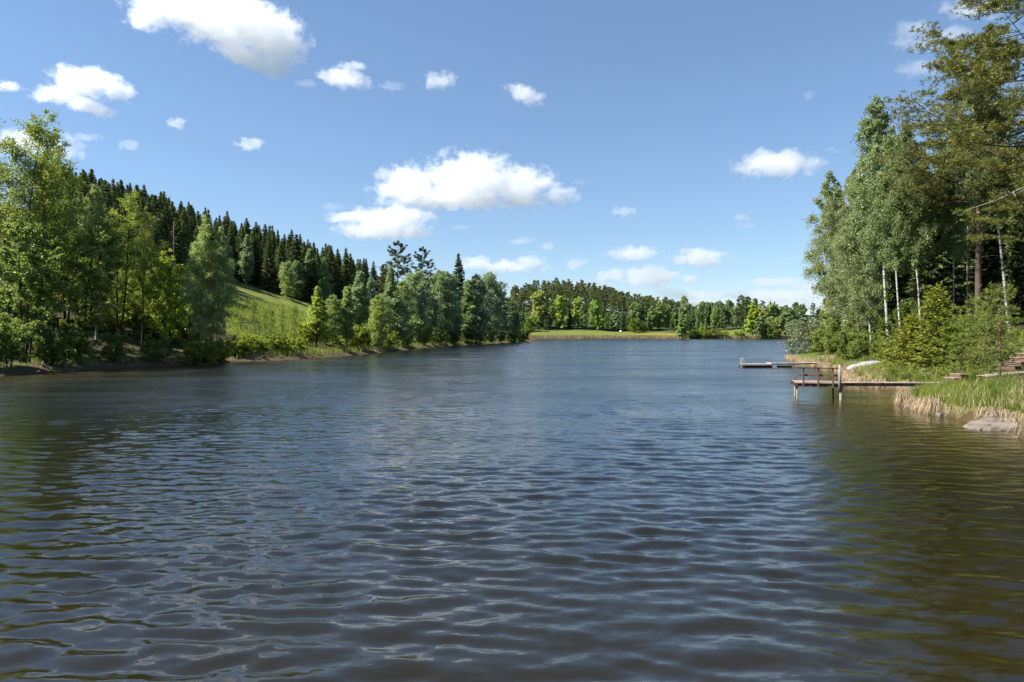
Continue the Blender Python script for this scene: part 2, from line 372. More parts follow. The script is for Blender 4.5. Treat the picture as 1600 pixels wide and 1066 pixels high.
gustm = 0.82 + 0.36 * wob(WX * 0.7, WY, 0.21, 4) + 0.26 * wob(WX, WY * 1.8, 0.5, 9)
calm = sstep(0.0, -3.5, WD) * 0.75 + 0.25
ramp = np.interp(WY, [5, 8, 12, 20, 34], [1.7, 1.5, 1.35, 1.35, 1.3])
Wz = Wz * np.clip(gustm, 0.3, 1.4) * calm * ramp
shallow_refl = sstep(-9.0, -0.5, WD) * ((WX > 8) & (WY < 75)) * 1.0 + 0.65 * sstep(-16, -1.0, WD) * (WX < 0) * sstep(110, 80, WY)  # left term paints the bank trees' reflection and shadow as brown water
w_me = mesh_np('lake_water', np.stack([WX, WY, Wz], -1).reshape(-1, 3), grid_faces(len(wx), len(wy)), WATER, smooth=True,
               vattr={'rough': (np.sqrt(lost / tot) * (0.5 + 0.5 * calm)).ravel(), 'shallow_refl': np.clip(shallow_refl, 0, 1).ravel(), 'turbid': np.interp(np.hypot(WX * 0.6, WY), [5, 9, 18, 40], [1, 0.85, 0.35, 0]).ravel()})
tag(obj('lake_water', w_me), kind='structure')

# ------------------------------------------------------------------ tree builders (each returns trunk mesh, crown mesh, nominal height)
def unit(v): return v / (np.linalg.norm(v, axis=-1, keepdims=True) + 1e-9)
def leaf_cards(C, L, W, r, axis=None, axis_mix=0.0):
    """rhombic leaf faces centred on C"""
    n = len(C); u = unit(r.normal(size=(n, 3)))
    if axis is not None: u = unit(u * (1 - axis_mix) + axis * axis_mix)
    v = unit(np.cross(u, r.normal(size=(n, 3))))
    s = r.uniform(0.65, 1.3, (n, 1)); u = u * L * s; v = v * W * s
    V = np.stack([C - u, C - u * 0.1 + v, C + u, C - u * 0.1 - v], 1).reshape(-1, 3)
    return V, np.arange(4 * n).reshape(n, 4)
def stem_path(H, r, bend=0.03, lean=(0, 0), n=9, base=(0, 0, 0)):
    t = np.linspace(0, 1, n)
    w = np.cumsum(r.normal(0, bend * H / n, (n, 2)), 0); w -= w[0]
    P = np.stack([w[:, 0] + lean[0] * H * t ** 1.3, w[:, 1] + lean[1] * H * t ** 1.3, H * t], 1) + np.array(base)
    return P
def on_path(P, t):
    i = t * (len(P) - 1); k = np.clip(np.floor(i).astype(int), 0, len(P) - 2); f = (i - k)[..., None]
    return P[k] * (1 - f) + P[k + 1] * f
def broadleaf(name, seed, H=20.0, R=3.5, cb=0.25, prof=None, nb=60, twigs=7, nleaf=20000, L=0.13, W=0.08, elev=45, droop=0.25, stems=1, spread=0.0,
              r0=0.16, leaf=None, bark=None, clump=0.2, twig_geo=True, bend=0.03, lean=(0, 0), hang=0.15, sides=7):
    r = np.random.default_rng(seed); G = Geo(); LV = Geo()
    prof = prof or [(0, 0.45), (0.15, 0.85), (0.4, 1.0), (0.7, 0.7), (0.9, 0.38), (1, 0.12)]
    px_, py_ = zip(*prof)
    Bt, seg = [], []
    for s in range(stems):
        a = s * 2.4 + r.random(); off = 0.12 * stems ** 0.5
        ln = (lean[0] + math.cos(a) * spread * (s > 0 or stems > 2), lean[1] + math.sin(a) * spread * (s > 0 or stems > 2))
        hs = H * (1.0 if s == 0 else r.uniform(0.68, 0.97))
        P = stem_path(hs, r, bend, ln, 10, (math.cos(a) * off * (stems > 1), math.sin(a) * off * (stems > 1), -0.25))
        rr = r0 * (hs / H) * np.linspace(1, 0.08, 10) ** 0.9; rr[0] *= 1.35
        G.add(*tube(P, rr, sides))
        m = max(6, int(nb / stems)); az0 = r.random() * 6.28
        for i in range(m):
            tt = (i + r.random()) / m
            t = cb + (0.985 - cb) * tt ** 0.92
            Lb = R * np.interp(tt, px_, py_) * r.uniform(0.65, 1.18) * (0.8 if stems > 2 else 1)
            az = az0 + i * 2.399 + r.normal(0, 0.35); e = R_(elev + 22 * tt + r.normal(0, 9))
            p0 = on_path(P, np.array(t)); d0 = np.array([math.cos(az) * math.cos(e), math.sin(az) * math.cos(e), math.sin(e)])
            ss = np.linspace(0, 1, 6)[:, None]
            B = p0 + d0 * Lb * ss * (1 + 0.0 * ss) + np.array([0, 0, -1]) * droop * Lb * ss ** 2.2 + np.cumsum(r.normal(0, 0.025 * Lb, (6, 3)), 0) * (ss > 0)
            rb = max(0.012, 0.30 * np.interp(t, np.linspace(0, 1, 10), rr)) * np.linspace(1, 0.15, 6)
            if Lb > 0.5: G.add(*tube(B, rb, 5 if Lb > 1.5 else 4))
            Bt.append((B, Lb, d0))
    wts = np.array([b[1] for b in Bt]) ** 1.35; wts /= wts.sum()
    for (B, Lb, d0), wt in zip(Bt, wts):
        n = int(nleaf * wt)
        if n < 4: continue
        k = max(2, int(twigs * (0.5 + Lb / R)))
        s = r.uniform(0.22, 1.0, k) ** 0.8; s[0] = 0.97
        O = on_path(B, s)
        D = unit(d0 * 0.6 + r.normal(0, 0.75, (k, 3)) + np.array([0, 0, 0.05]))
        tl = np.maximum(0.35, Lb * 0.34 * r.uniform(0.6, 1.3, k) * (1.15 - 0.5 * s))
        E = O + D * tl[:, None] + np.array([0, 0, -hang]) * (tl[:, None])
        if twig_geo:
            for o, e_ in zip(O, E): G.add(*tube(np.array([o, (o + e_) / 2 + r.normal(0, 0.03, 3), e_]), np.array([0.014, 0.010, 0.004]), 3))
        q = r.integers(0, k, n); f = r.uniform(0.15, 1.1, n)[:, None]
        C = O[q] * (1 - f) + E[q] * f + r.normal(0, 1, (n, 3)) * (clump * tl[q])[:, None] * np.array([1, 1, 1.1]) + np.array([0, 0, -hang]) * r.random((n, 1)) ** 2 * tl[q][:, None] * 1.5
        V, Fq = leaf_cards(C, L, W, r, np.array([0, 0, -1.0]), 0.25)
        LV.add(V, Fq, np.clip(r.normal(0.45, 0.22, n) + r.normal(0, 0.14, k)[q], 0, 1))
    V, Fq, _ = G.out(); tm = mesh_np(name + '_trunk', V, Fq, bark or BARK, smooth=True)
    V, Fq, rd = LV.out(); cm = mesh_np(name + '_crown', V, Fq, leaf or LEAF_BIRCH, rd)
    return dict(trunk=tm, crown=cm, H=H)
def spruce(name, seed, H=20.0, R=2.6, cb=0.06, step=0.5, nbr=7, cards=40, L=0.28, W=0.07, leaf=None, bark=None, r0=0.18, ragged=0.15, power=0.85, up=0.0):
    r = np.random.default_rng(seed); G = Geo(); LV = Geo()
    P = stem_path(H, r, 0.008, (0, 0), 8, (0, 0, -0.2)); G.add(*tube(P, r0 * np.linspace(1, 0.05, 8), 7))
    z = H * cb; az = 0
    while z < H - 0.1:
        t = z / H; base = R * (1 - t) ** power + 0.10
        if t < 0.2: base *= 0.8 + t
        for i in range(nbr if t < 0.9 else 4):
            az += 6.283 / nbr + r.normal(0, 0.25); Lb = base * r.uniform(1 - ragged * 2.2, 1 + ragged)
            e = R_(-18 + 46 * t + r.normal(0, 6) + up)
            d0 = np.array([math.cos(az) * math.cos(e), math.sin(az) * math.cos(e), math.sin(e)]); side = np.array([-math.sin(az), math.cos(az), 0])
            p0 = on_path(P, np.array(min(0.999, t + r.normal(0, 0.004))))
            ss = np.linspace(0, 1, 4)[:, None]; B = p0 + d0 * Lb * ss + np.array([0, 0, 1]) * 0.16 * Lb * ss ** 2.5
            if Lb > 0.8: G.add(*tube(B, np.array([0.03, 0.022, 0.014, 0.005]) * max(1, Lb / 2), 3))
            n = max(4, int(cards * (Lb / R) ** 1.15))
            f = r.uniform(0.08, 1.0, n) ** 0.75; o = r.uniform(-1, 1, n) * np.minimum(1.05 - f, f + 0.15) * 0.42 * Lb
            C = on_path(B, f) + side * o[:, None] + np.array([0, 0, -1]) * (np.abs(o) * 0.25 + r.random(n) * 0.12 * (0.3 + Lb * 0.3))[:, None]
            ax = unit(d0 * 0.8 + side * np.sign(o)[:, None] * 0.55 + np.array([0, 0, -0.35]))
            V, Fq = leaf_cards(C, L, W, r, ax, 0.72)
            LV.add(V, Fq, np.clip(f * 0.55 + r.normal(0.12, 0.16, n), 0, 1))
        z += step * r.uniform(0.8, 1.2) * (1 - 0.35 * t)
    n = 10; C = P[-1] + np.stack([r.normal(0, 0.04, n), r.normal(0, 0.04, n), r.uniform(-0.5, 0.12, n)], 1)
    V, Fq = leaf_cards(C, L, W, r, np.array([0, 0, 1.0]), 0.8); LV.add(V, Fq, r.random(n) * 0.6)
    V, Fq, _ = G.out(); tm = mesh_np(name + '_trunk', V, Fq, bark or BARK_DARK, smooth=True)
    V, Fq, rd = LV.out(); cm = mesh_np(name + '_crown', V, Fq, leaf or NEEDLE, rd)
    return dict(trunk=tm, crown=cm, H=H)
def pine(name, seed, H=22.0, R=4.2, cb=0.45, nb=42, subs=6, tufts=5, needles=12, L=0.16, W=0.012, r0=0.24, lean=(0, 0), prof=None, leaf=None, bark=None, flat=0.5, dead=6, spread=0.24):
    r = np.random.default_rng(seed); G = Geo(); LV = Geo()
    prof = prof or [(0, 0.75), (0.25, 1.0), (0.55, 0.85), (0.8, 0.55), (1, 0.2)]; px_, py_ = zip(*prof)
    LB_ = Geo()
    P = stem_path(H, r, 0.012, lean, 12, (0, 0, -0.3)); rr = r0 * np.linspace(1, 0.10, 12) ** 0.85; rr[0] *= 1.2
    G.add(*tube(P, rr, 10))
    for i in range(dead):
        t = r.uniform(0.15, cb); az = r.random() * 6.28; p0 = on_path(P, np.array(t)); d0 = np.array([math.cos(az), math.sin(az), r.uniform(-0.3, 0.1)]); l = r.uniform(0.5, 2.2)
        G.add(*tube(np.array([p0, p0 + d0 * l * 0.6, p0 + d0 * l + np.array([0, 0, -0.15])]), np.array([0.03, 0.02, 0.006]), 4))
    for i in range(nb):
        tt = (i + r.random()) / nb; t = cb + (0.99 - cb) * tt
        Lb = R * np.interp(tt, px_, py_) * r.uniform(0.55, 1.2); az = i * 2.399 + r.normal(0, 0.5); e = R_(r.normal(-4, 9) + 48 * max(0, tt - 0.45))
        d0 = np.array([math.cos(az) * math.cos(e), math.sin(az) * math.cos(e), math.sin(e)]); p0 = on_path(P, np.array(t))
        ss = np.linspace(0, 1, 7)[:, None]
        B = p0 + d0 * Lb * ss + np.array([0, 0, 1.0]) * Lb * (0.22 * ss ** 2.4 - 0.10 * np.sin(ss * 3.14)) + np.cumsum(r.normal(0, 0.03 * Lb, (7, 3)), 0) * (ss > 0)
        LB_.add(*tube(B, max(0.022, 0.35 * np.interp(t, np.linspace(0, 1, 12), rr)) * np.linspace(1, 0.18, 7), 5))
        k = max(3, int(subs * (0.45 + 0.6 * Lb / R))); s = np.clip(r.uniform(0.38, 1.02, k), 0, 1); s[0] = 1.0
        O = on_path(B, s); side = unit(np.cross(d0, np.array([0, 0, 1.0])))
        D = unit(d0 * 0.55 + side * r.choice([-1, 1], k)[:, None] * r.uniform(0.2, 1.0, (k, 1)) + np.array([0, 0, 1]) * r.uniform(-0.1, 0.45, (k, 1)))
        tl = np.maximum(0.4, 0.30 * Lb * r.uniform(0.6, 1.3, k))
        E = O + D * tl[:, None]
        for o, e_ in zip(O, E): LB_.add(*tube(np.array([o, (o + e_) / 2, e_]), np.array([0.022, 0.015, 0.007]), 3))
        m = tufts * k; q = np.repeat(np.arange(k), tufts); f = r.uniform(0.2, 1.05, m)[:, None]
        TC = O[q] * (1 - f) + E[q] * f + r.normal(0, 1, (m, 3)) * np.array([spread, spread, spread * flat]) * np.maximum(0.55, tl[q])[:, None]
        nn = m * needles; a = np.repeat(TC, needles, 0); dr = unit(r.normal(size=(nn, 3)) + np.array([0, 0, 0.55]) + np.repeat(D[q], needles, 0) * 0.4)
        C = a + dr * L * 0.9
        V, Fq = leaf_cards(C, L, W, r, dr, 0.97)
        tint = np.repeat(np.clip(r.normal(0.45, 0.2, m), 0, 1), needles); LV.add(V, Fq, np.clip(tint + r.normal(0, 0.12, nn), 0, 1))
    V, Fq, _ = G.out(); tm = mesh_np(name + '_trunk', V, Fq, bark or BARK_PINE, smooth=True)
    V, Fq, _ = LB_.out(); lm = mesh_np(name + '_limbs', V, Fq, BARK_DARK, smooth=True)
    V, Fq, rd = LV.out(); cm = mesh_np(name + '_crown', V, Fq, leaf or NEEDLE_PINE, rd)
    return dict(trunk=tm, crown=cm, limbs=lm, H=H)

NARROW = [(0, 0.55), (0.2, 0.9), (0.45, 1.0), (0.7, 0.72), (0.88, 0.42), (1, 0.14)]
OVAL = [(0, 0.6), (0.25, 0.95), (0.5, 1.0), (0.75, 0.9), (0.92, 0.6), (1, 0.25)]
CONE = [(0, 0.95), (0.2, 1.0), (0.5, 0.72), (0.8, 0.38), (1, 0.1)]
BUSH = [(0, 0.9), (0.3, 1.0), (0.6, 0.9), (0.85, 0.7), (1, 0.35)]
PR = {}
for i in range(3):
    PR['birch%d' % i] = broadleaf('birch', 10 + i, H=24, R=3.6, cb=0.16, prof=NARROW, nb=95, twigs=11, nleaf=48000, L=0.088, W=0.054, elev=38, droop=0.38, r0=0.14, leaf=LEAF_BIRCH, bark=BARK_BIRCH, clump=0.24, bend=0.02, hang=0.45)
PR['tallbirch'] = broadleaf('birch', 19, H=24, R=3.4, cb=0.40, prof=NARROW, nb=75, twigs=11, nleaf=36000, L=0.088, W=0.054, elev=38, droop=0.38, r0=0.14, leaf=LEAF_BIRCH, bark=BARK_BIRCH, clump=0.24, bend=0.02, hang=0.45)
for i in range(3):
    PR['airy%d' % i] = broadleaf('airy', 30 + i, H=24, R=4.3, cb=0.22, prof=OVAL, nb=56, twigs=10, nleaf=17500, L=0.085, W=0.055, elev=48, droop=0.2, stems=2, spread=0.05, r0=0.17, leaf=LEAF_ALDER, bark=BARK_DARK, clump=0.19, bend=0.05, lean=(0.03, 0), hang=0.15)
for i in range(2):
    PR['alder%d' % i] = broadleaf('alder', 40 + i, H=15, R=3.4, cb=0.12, prof=OVAL, nb=60, twigs=8, nleaf=12500, L=0.11, W=0.085, elev=42, droop=0.1, stems=3, spread=0.10, r0=0.10, leaf=LEAF_ALDER, bark=BARK_DARK, clump=0.2, bend=0.05)
for i in range(3):
    PR['bush%d' % i] = broadleaf('bush', 50 + i, H=5, R=2.3, cb=0.04, prof=BUSH, nb=42, twigs=6, nleaf=8500, L=0.11, W=0.065, elev=35, droop=0.15, stems=5, spread=0.28, r0=0.05, leaf=LEAF_ALDER, bark=BARK, clump=0.28, bend=0.08, sides=5)
for i in range(4):
    PR['mid%d' % i] = broadleaf('mid', 60 + i, H=18, R=[2.7, 3.6, 3.0, 4.2][i], cb=0.08, prof=[NARROW, OVAL, CONE, OVAL][i], nb=115, twigs=8, nleaf=21000, L=0.150, W=0.100, elev=42, droop=0.30, r0=0.15, leaf=LEAF_BIRCH, bark=BARK, clump=0.30, twig_geo=False, hang=0.40)
for i in range(3):
    PR['far%d' % i] = broadleaf('far', 70 + i, H=20, R=[4.6, 5.4, 3.6][i], cb=0.08, prof=[OVAL, OVAL, CONE][i], nb=46, twigs=5, nleaf=3200, L=0.55, W=0.40, elev=35, droop=0.15, r0=0.2, leaf=LEAF_BIRCH, bark=BARK, clump=0.30, twig_geo=False, sides=5)
for i in range(3):
    PR['spruce%d' % i] = spruce('spruce', 80 + i, H=20, R=[2.9, 3.3, 2.6][i], step=0.46, cards=44, L=0.32, W=0.11)
for i in range(2):
    PR['fspruce%d' % i] = spruce('far_spruce', 84 + i, H=20, R=2.9, step=0.85, nbr=6, cards=14, L=0.55, W=0.2)
for i in range(2):
    PR['fpine%d' % i] = pine('far_pine', 90 + i, H=21, R=2.9, cb=0.36, nb=30, subs=5, tufts=5, needles=4, L=0.40, W=0.17, r0=0.2, dead=0, bark=BARK)
PR['midpine'] = pine('mid_pine', 95, H=24, R=4.4, cb=0.30, nb=52, subs=8, tufts=10, needles=8, L=0.20, W=0.05, bark=BARK_DARK, r0=0.24)
PR['hero_pine'] = pine('hero_pine', 97, H=23, R=5.4, cb=0.46, nb=56, subs=11, tufts=15, needles=13, L=0.115, W=0.015, r0=0.25, prof=[(0, 0.95), (0.3, 1.0), (0.6, 0.8), (0.85, 0.55), (1, 0.2)], flat=0.4, spread=0.20)
PR['edge_pine'] = dict(PR['hero_pine'])
PR['young_spruce0'] = spruce('young_spruce', 101, H=5.6, R=1.9, cb=0.02, step=0.19, nbr=8, cards=60, L=0.11, W=0.028, leaf=NEEDLE_YOUNG, r0=0.06, ragged=0.2, power=0.75, up=8)
PR['young_spruce1'] = spruce('young_spruce', 102, H=3.6, R=1.6, cb=0.02, step=0.17, nbr=8, cards=56, L=0.10, W=0.028, leaf=NEEDLE_YOUNG, r0=0.05, ragged=0.22, power=0.7, up=10)
PR['young_pine0'] = pine('young_pine', 103, H=4.2, R=1.35, cb=0.06, nb=42, subs=4, tufts=4, needles=12, L=0.075, W=0.008, r0=0.045, dead=0, prof=[(0, 1), (0.4, 0.9), (0.8, 0.5), (1, 0.2)], leaf=LEAF_ALDER)
PR['sapling_pine'] = pine('sapling_pine', 104, H=5.8, R=1.15, cb=0.28, nb=30, subs=4, tufts=4, needles=12, L=0.08, W=0.008, r0=0.062, dead=3, prof=[(0, 1), (0.5, 0.8), (0.8, 0.5), (1, 0.25)], leaf=LEAF_ALDER, bark=BARK_PINE)
for i in range(2):
    PR['thin%d' % i] = broadleaf('thin', 110 + i, H=7.5, R=1.5, cb=0.3, prof=OVAL, nb=34, twigs=5, nleaf=950, L=0.09, W=0.05, elev=45, droop=0.05, r0=0.07, leaf=LEAF_ALDER, bark=BARK, clump=0.2)
PR['willow'] = broadleaf('willow', 120, H=4.2, R=3.6, cb=0.03, prof=BUSH, nb=80, twigs=7, nleaf=17000, L=0.12, W=0.045, elev=8, droop=0.1, stems=6, spread=0.55, r0=0.08, leaf=LEAF_SILVER, bark=BARK, clump=0.24, hang=0.1)
for i in range(2):
    PR['herb%d' % i] = broadleaf('herb', 130 + i, H=1.3, R=0.75, cb=0.02, prof=BUSH, nb=22, twigs=4, nleaf=1300, L=0.06, W=0.035, elev=45, droop=0.1, stems=6, spread=0.3, r0=0.012, leaf=LEAF_ALDER, bark=BARK, clump=0.3, sides=4)

SPOTS = []
def LY(px, Y):
    """distance along the left shore for an image column, keeping the setback from the water"""
    old = np.interp(px, [-60, 0, 129, 240, 364, 459, 537, 629, 703, 763, 807, 830], [50, 54, 66, 82, 104, 122, 142, 172, 210, 258, 300, 312])
    new = np.interp(px, [-60, 0, 140, 235, 330, 365, 440, 540, 600, 670, 740, 790, 830], [53, 56.6, 65.5, 72.5, 79.5, 84.5, 89.5, 107, 124, 177, 213, 257, 277])
    return float(new + max(0.5, (Y - old)) * 0.9)
def tree(proto, px, Y, label, name, cat, top=None, H=None, w=1.0, col=(1, 1, 1), group=None, tilt=(0, 0), rz=None, X=None, dz=0.0, trunk=None):
    p = PR[proto]; x = (px - 800) / F * Y if X is None else X
    z = gz(x, Y) + dz
    if H is None: H = CAMZ + (HZ - top) / F * Y - z
    e = empty(name, (x, Y, z)); k = H / p['H']
    e.scale = (k * w, k * w, k); e.rotation_euler = (R_(tilt[1]), R_(tilt[0]), random.uniform(0, 6.28) if rz is None else rz)
    if tilt != (0, 0): e.rotation_mode = 'ZYX'
    if 'limbs' in p: obj('branches', p['limbs'], e)
    tr = obj('trunk', p['trunk'], e); cr = obj('crown', p['crown'], e)
    if trunk is not None:
        tr.material_slots[0].link = 'OBJECT'; tr.material_slots[0].material = trunk
    cr.color = (*col, 1); tag(e, label, cat, group); SPOTS.append((x, Y))
    return e

# ------------------------------------------------------------------ trees of the left bank (near)
LB = 'tall broadleaf trees on the left bank'
for px, Y, top, pr, w, c, lab in [
    (-52, 66, 150, 'airy1', 1.0, (0.95, 1, 0.9), 'tall leafy tree cut by the left edge of the picture'),
    (14, 65, 172, 'airy0', 0.95, (1.0, 1.05, 0.8), 'tallest dark-trunked tree at the left edge, feathery top against the sky'),
    (62, 68, 188, 'airy2', 0.95, (1.05, 1.08, 0.75), 'second tall airy tree from the left edge, yellowish green top'),
    (104, 75, 216, 'airy1', 0.85, (1.0, 1.05, 0.85), 'tall tree with thin grey-green top right of the two tallest on the left'),
    (150, 80, 285, 'birch1', 0.95, (0.95, 1.0, 0.85), 'slender pale-leaved birch rising beside the start of the spruce ridge'),
    (186, 84, 300, 'airy0', 0.85, (1.15, 1.2, 0.7), 'broad yellowish-green tree in the middle of the left bank'),
    (222, 88, 325, 'airy2', 0.75, (1.0, 1.05, 0.8), 'mid-sized olive tree left of the small bright alder'),
    (264, 92, 388, 'alder0', 0.95, (1.35, 1.4, 0.6), 'small bright yellow-green alder with a single dark stem on the left bank'),
    (312, 97, 332, 'birch2', 0.80, (1.25, 1.3, 0.95), 'silvery green birch leaning towards the meadow'),
    (337, 99, 350, 'birch0', 0.75, (1.15, 1.2, 0.85), 'greyish birch at the left edge of the sunny meadow'),
    (128, 74, 330, 'alder1', 1.1, (0.9, 0.95, 0.8), 'low alder filling the gap under the tall left bank trees'),
    (40, 62, 330, 'alder0', 1.1, (0.75, 0.85, 0.8), 'dark alder in front of the two tallest left trees'),
]:
    Y = LY(px, Y)
    tree(pr, px, Y, lab, 'broadleaf_tree' if 'birch' not in pr else 'birch_tree', 'tree', top=top, w=w * 1.2, col=(c[0] * 1.3, c[1] * 1.3, c[2] * 1.4), group=LB, tilt=(random.uniform(0, 4), 0), trunk=None)
ORD = 'first second third fourth fifth sixth seventh eighth ninth tenth eleventh twelfth thirteenth fourteenth fifteenth sixteenth seventeenth eighteenth'.split()
BL = 'shrubs along the left shore'
for i, (px, Y, H, w, c) in enumerate([(-25, 58, 7, 1.0, (0.7, 0.85, 0.8)), (12, 60, 6.5, 1.1, (0.8, 0.9, 0.8)), (50, 63, 6.0, 1.2, (0.6, 0.75, 0.65)), (85, 66.5, 6.0, 1.2, (0.55, 0.7, 0.6)), (118, 70, 5.2, 1.2, (0.6, 0.75, 0.6)),
                                 (150, 74, 5.5, 1.2, (0.75, 0.85, 0.7)), (180, 78, 5.0, 1.2, (0.7, 0.85, 0.7)), (212, 82, 5.0, 1.2, (0.8, 0.9, 0.7)), (243, 86, 4.8, 1.2, (0.85, 0.95, 0.7)), (275, 91, 5.0, 1.2, (0.9, 0.95, 0.75)),
                                 (302, 95, 4.6, 1.2, (1.0, 1.05, 0.8)), (326, 99, 5.0, 1.1, (1.05, 1.1, 0.75)), (346, 103, 4.2, 1.2, (1.15, 1.2, 0.7)), (30, 70, 7, 1.2, (0.8, 0.9, 0.7)), (100, 79, 7, 1.2, (0.9, 1, 0.7)), (170, 88, 8, 1.2, (1.0, 1.05, 0.7)), (240, 97, 8, 1.2, (1.1, 1.1, 0.7)),
                                 (300, 104, 7.5, 1.2, (1.0, 1.05, 0.8)), (0, 74, 9, 1.3, (0.8, 0.9, 0.7)), (70, 82, 9, 1.3, (0.85, 0.95, 0.7)), (140, 92, 9, 1.3, (0.95, 1, 0.7)), (205, 99, 9, 1.3, (1, 1, 0.7))]):
    if i in (2, 5, 7, 9, 14, 18): continue
    Y = LY(px, Y) - (2.6 if i < 13 else 0); H = H * (0.62 if i < 13 else 0.8)
    lab = 'rounded yellow-green shrub at the meadow end of the left shore' if px == 346 else (ORD[[0, 1, 3, 4, 6, 8, 10, 11, 12].index(i)] + ' leafy shrub from the left edge in the dark shore thicket') if i < 13 else (ORD[[13, 15, 16, 17, 19, 20, 21].index(i)] + ' taller shrub behind the left shore thicket, among the trunks')
    tree('bush%d' % (i % 3), px, Y, lab, 'shrub', 'shrub', H=H, w=w, col=tuple(q * 1.25 for q in c), group=(None if px == 346 else BL if i < 13 else 'taller shrubs between the left bank trunks'))
# ------------------------------------------------------------------ spruces of the left hill
r = np.random.default_rng(21)
cy_ = r.uniform(104, 330, 16000); cx_ = r.uniform(-190, -8, 16000); cpx = 800 + cx_ / cy_ * F; cd = lake_sd(cx_, cy_)
okk = (cpx > 70) & (cpx < 612) & (cd > np.interp(cpx, [250, 300, 365, 480, 520], [30, 58, 62, 40, 36])) & (cd < 132) & ~((cpx > 560) & (cy_ < 190))
cand = []; grid = {}
for x, Y, px, d in zip(cx_[okk], cy_[okk], cpx[okk], cd[okk]):
    k = (int(x // 3.2), int(Y // 3.2))
    if any((k[0] + i, k[1] + j) in grid and math.hypot(x - grid[(k[0] + i, k[1] + j)][0], Y - grid[(k[0] + i, k[1] + j)][1]) < 3.2 for i in (-1, 0, 1) for j in (-1, 0, 1)): continue
    grid[k] = (x, Y); cand.append((x, Y, px, d))
cz = terrain(np.array([q[0] for q in cand]), np.array([q[1] for q in cand])); cand = [q + (float(z),) for q, z in zip(cand, cz)]
hor = np.full(1700, 900.0); n_sp = 0
for x, Y, px, d, z in sorted(cand, key=lambda q: q[1]):
    H = r.choice([12, 13.5, 14, 15, 15.5, 17]) * r.uniform(0.92, 1.1); w = r.uniform(1.2, 1.75)
    ytop = HZ - (z + H - CAMZ) / Y * F; hw = max(2, int(0.085 * H * w / Y * F)); i0 = int(px)
    if ytop > hor[max(0, i0 - hw):i0 + hw + 1].max() - 5: continue
    if n_sp >= 298: break
    n_sp += 1; seg = slice(max(0, i0 - hw), i0 + hw + 1); hor[seg] = np.minimum(hor[seg], ytop + (0.17 * H / Y * F))
    c = r.uniform(1.0, 1.7)
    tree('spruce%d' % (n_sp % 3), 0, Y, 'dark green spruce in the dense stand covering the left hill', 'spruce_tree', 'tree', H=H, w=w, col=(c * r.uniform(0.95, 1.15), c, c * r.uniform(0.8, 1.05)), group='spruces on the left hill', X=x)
print('SPRUCES', n_sp)
# snag
b = MB(); Ys = 118; xs = (272 - 800) / F * Ys
hs = CAMZ + (HZ - 346) / F * Ys - gz(xs, Ys)
b.tube([(0, 0, -0.3), (0.1, 0, hs * 0.5), (0.05, 0, hs)], [0.15, 0.12, 0.08], 7)
for a_, z_ in ((0.4, 0.55), (2.5, 0.7), (4.2, 0.82), (5.5, 0.9)): b.tube([(0.07, 0, hs * z_), (0.07 + 0.7 * math.cos(a_), 0.7 * math.sin(a_), hs * z_ + 0.1)], [0.05, 0.02], 4)
tag(b.build('dead_tree', BARK, None, (xs, Ys, gz(xs, Ys)), True), 'bare grey dead trunk standing before the hill spruces', 'dead tree')
# deciduous trees at the foot of the hill forest, above the meadow
for px, Y, top, pr, w, c, lab in [
    (386, 192, 366, 'mid0', 0.95, (0.85, 0.95, 1.15), 'slim silvery birch at the upper corner of the meadow'),
    (410, 200, 402, 'mid1', 0.9, (0.55, 0.65, 0.7), 'dark rounded tree right of the slim silvery birch'),
    (425, 205, 398, 'mid0', 0.95, (0.6, 0.7, 0.75), 'dusky narrow tree between silvery birch and rounded willow'),
    (448, 186, 410, 'mid3', 1.0, (1.0, 1.1, 0.95), 'broad rounded pale tree at the right edge of the meadow'),
    (464, 192, 408, 'mid1', 0.9, (0.8, 0.9, 0.8), 'grey-green tree tucked behind the broad rounded meadow tree'),
    (484, 198, 388, 'mid0', 1.05, (0.95, 1.08, 1.1), 'tall narrow greyish birch before the spruces above the grove'),
    (508, 196, 400, 'mid2', 1.0, (0.8, 0.98, 1.0), 'blue-green birch right of the tall narrow greyish birch'),
    (352, 180, 385, 'mid1', 0.9, (0.6, 0.7, 0.6), 'dark tree at the upper left corner of the meadow'),
    (366, 196, 425, 'mid3', 0.8, (0.5, 0.6, 0.6), 'low dark tree below the hill spruces by the meadow top'),
]:
    tree(pr, px, Y, lab, 'broadleaf_tree', 'tree', top=top, w=w * 1.3, col=tuple(q * 1.35 for q in c), group='broadleaf trees at the foot of the hill')
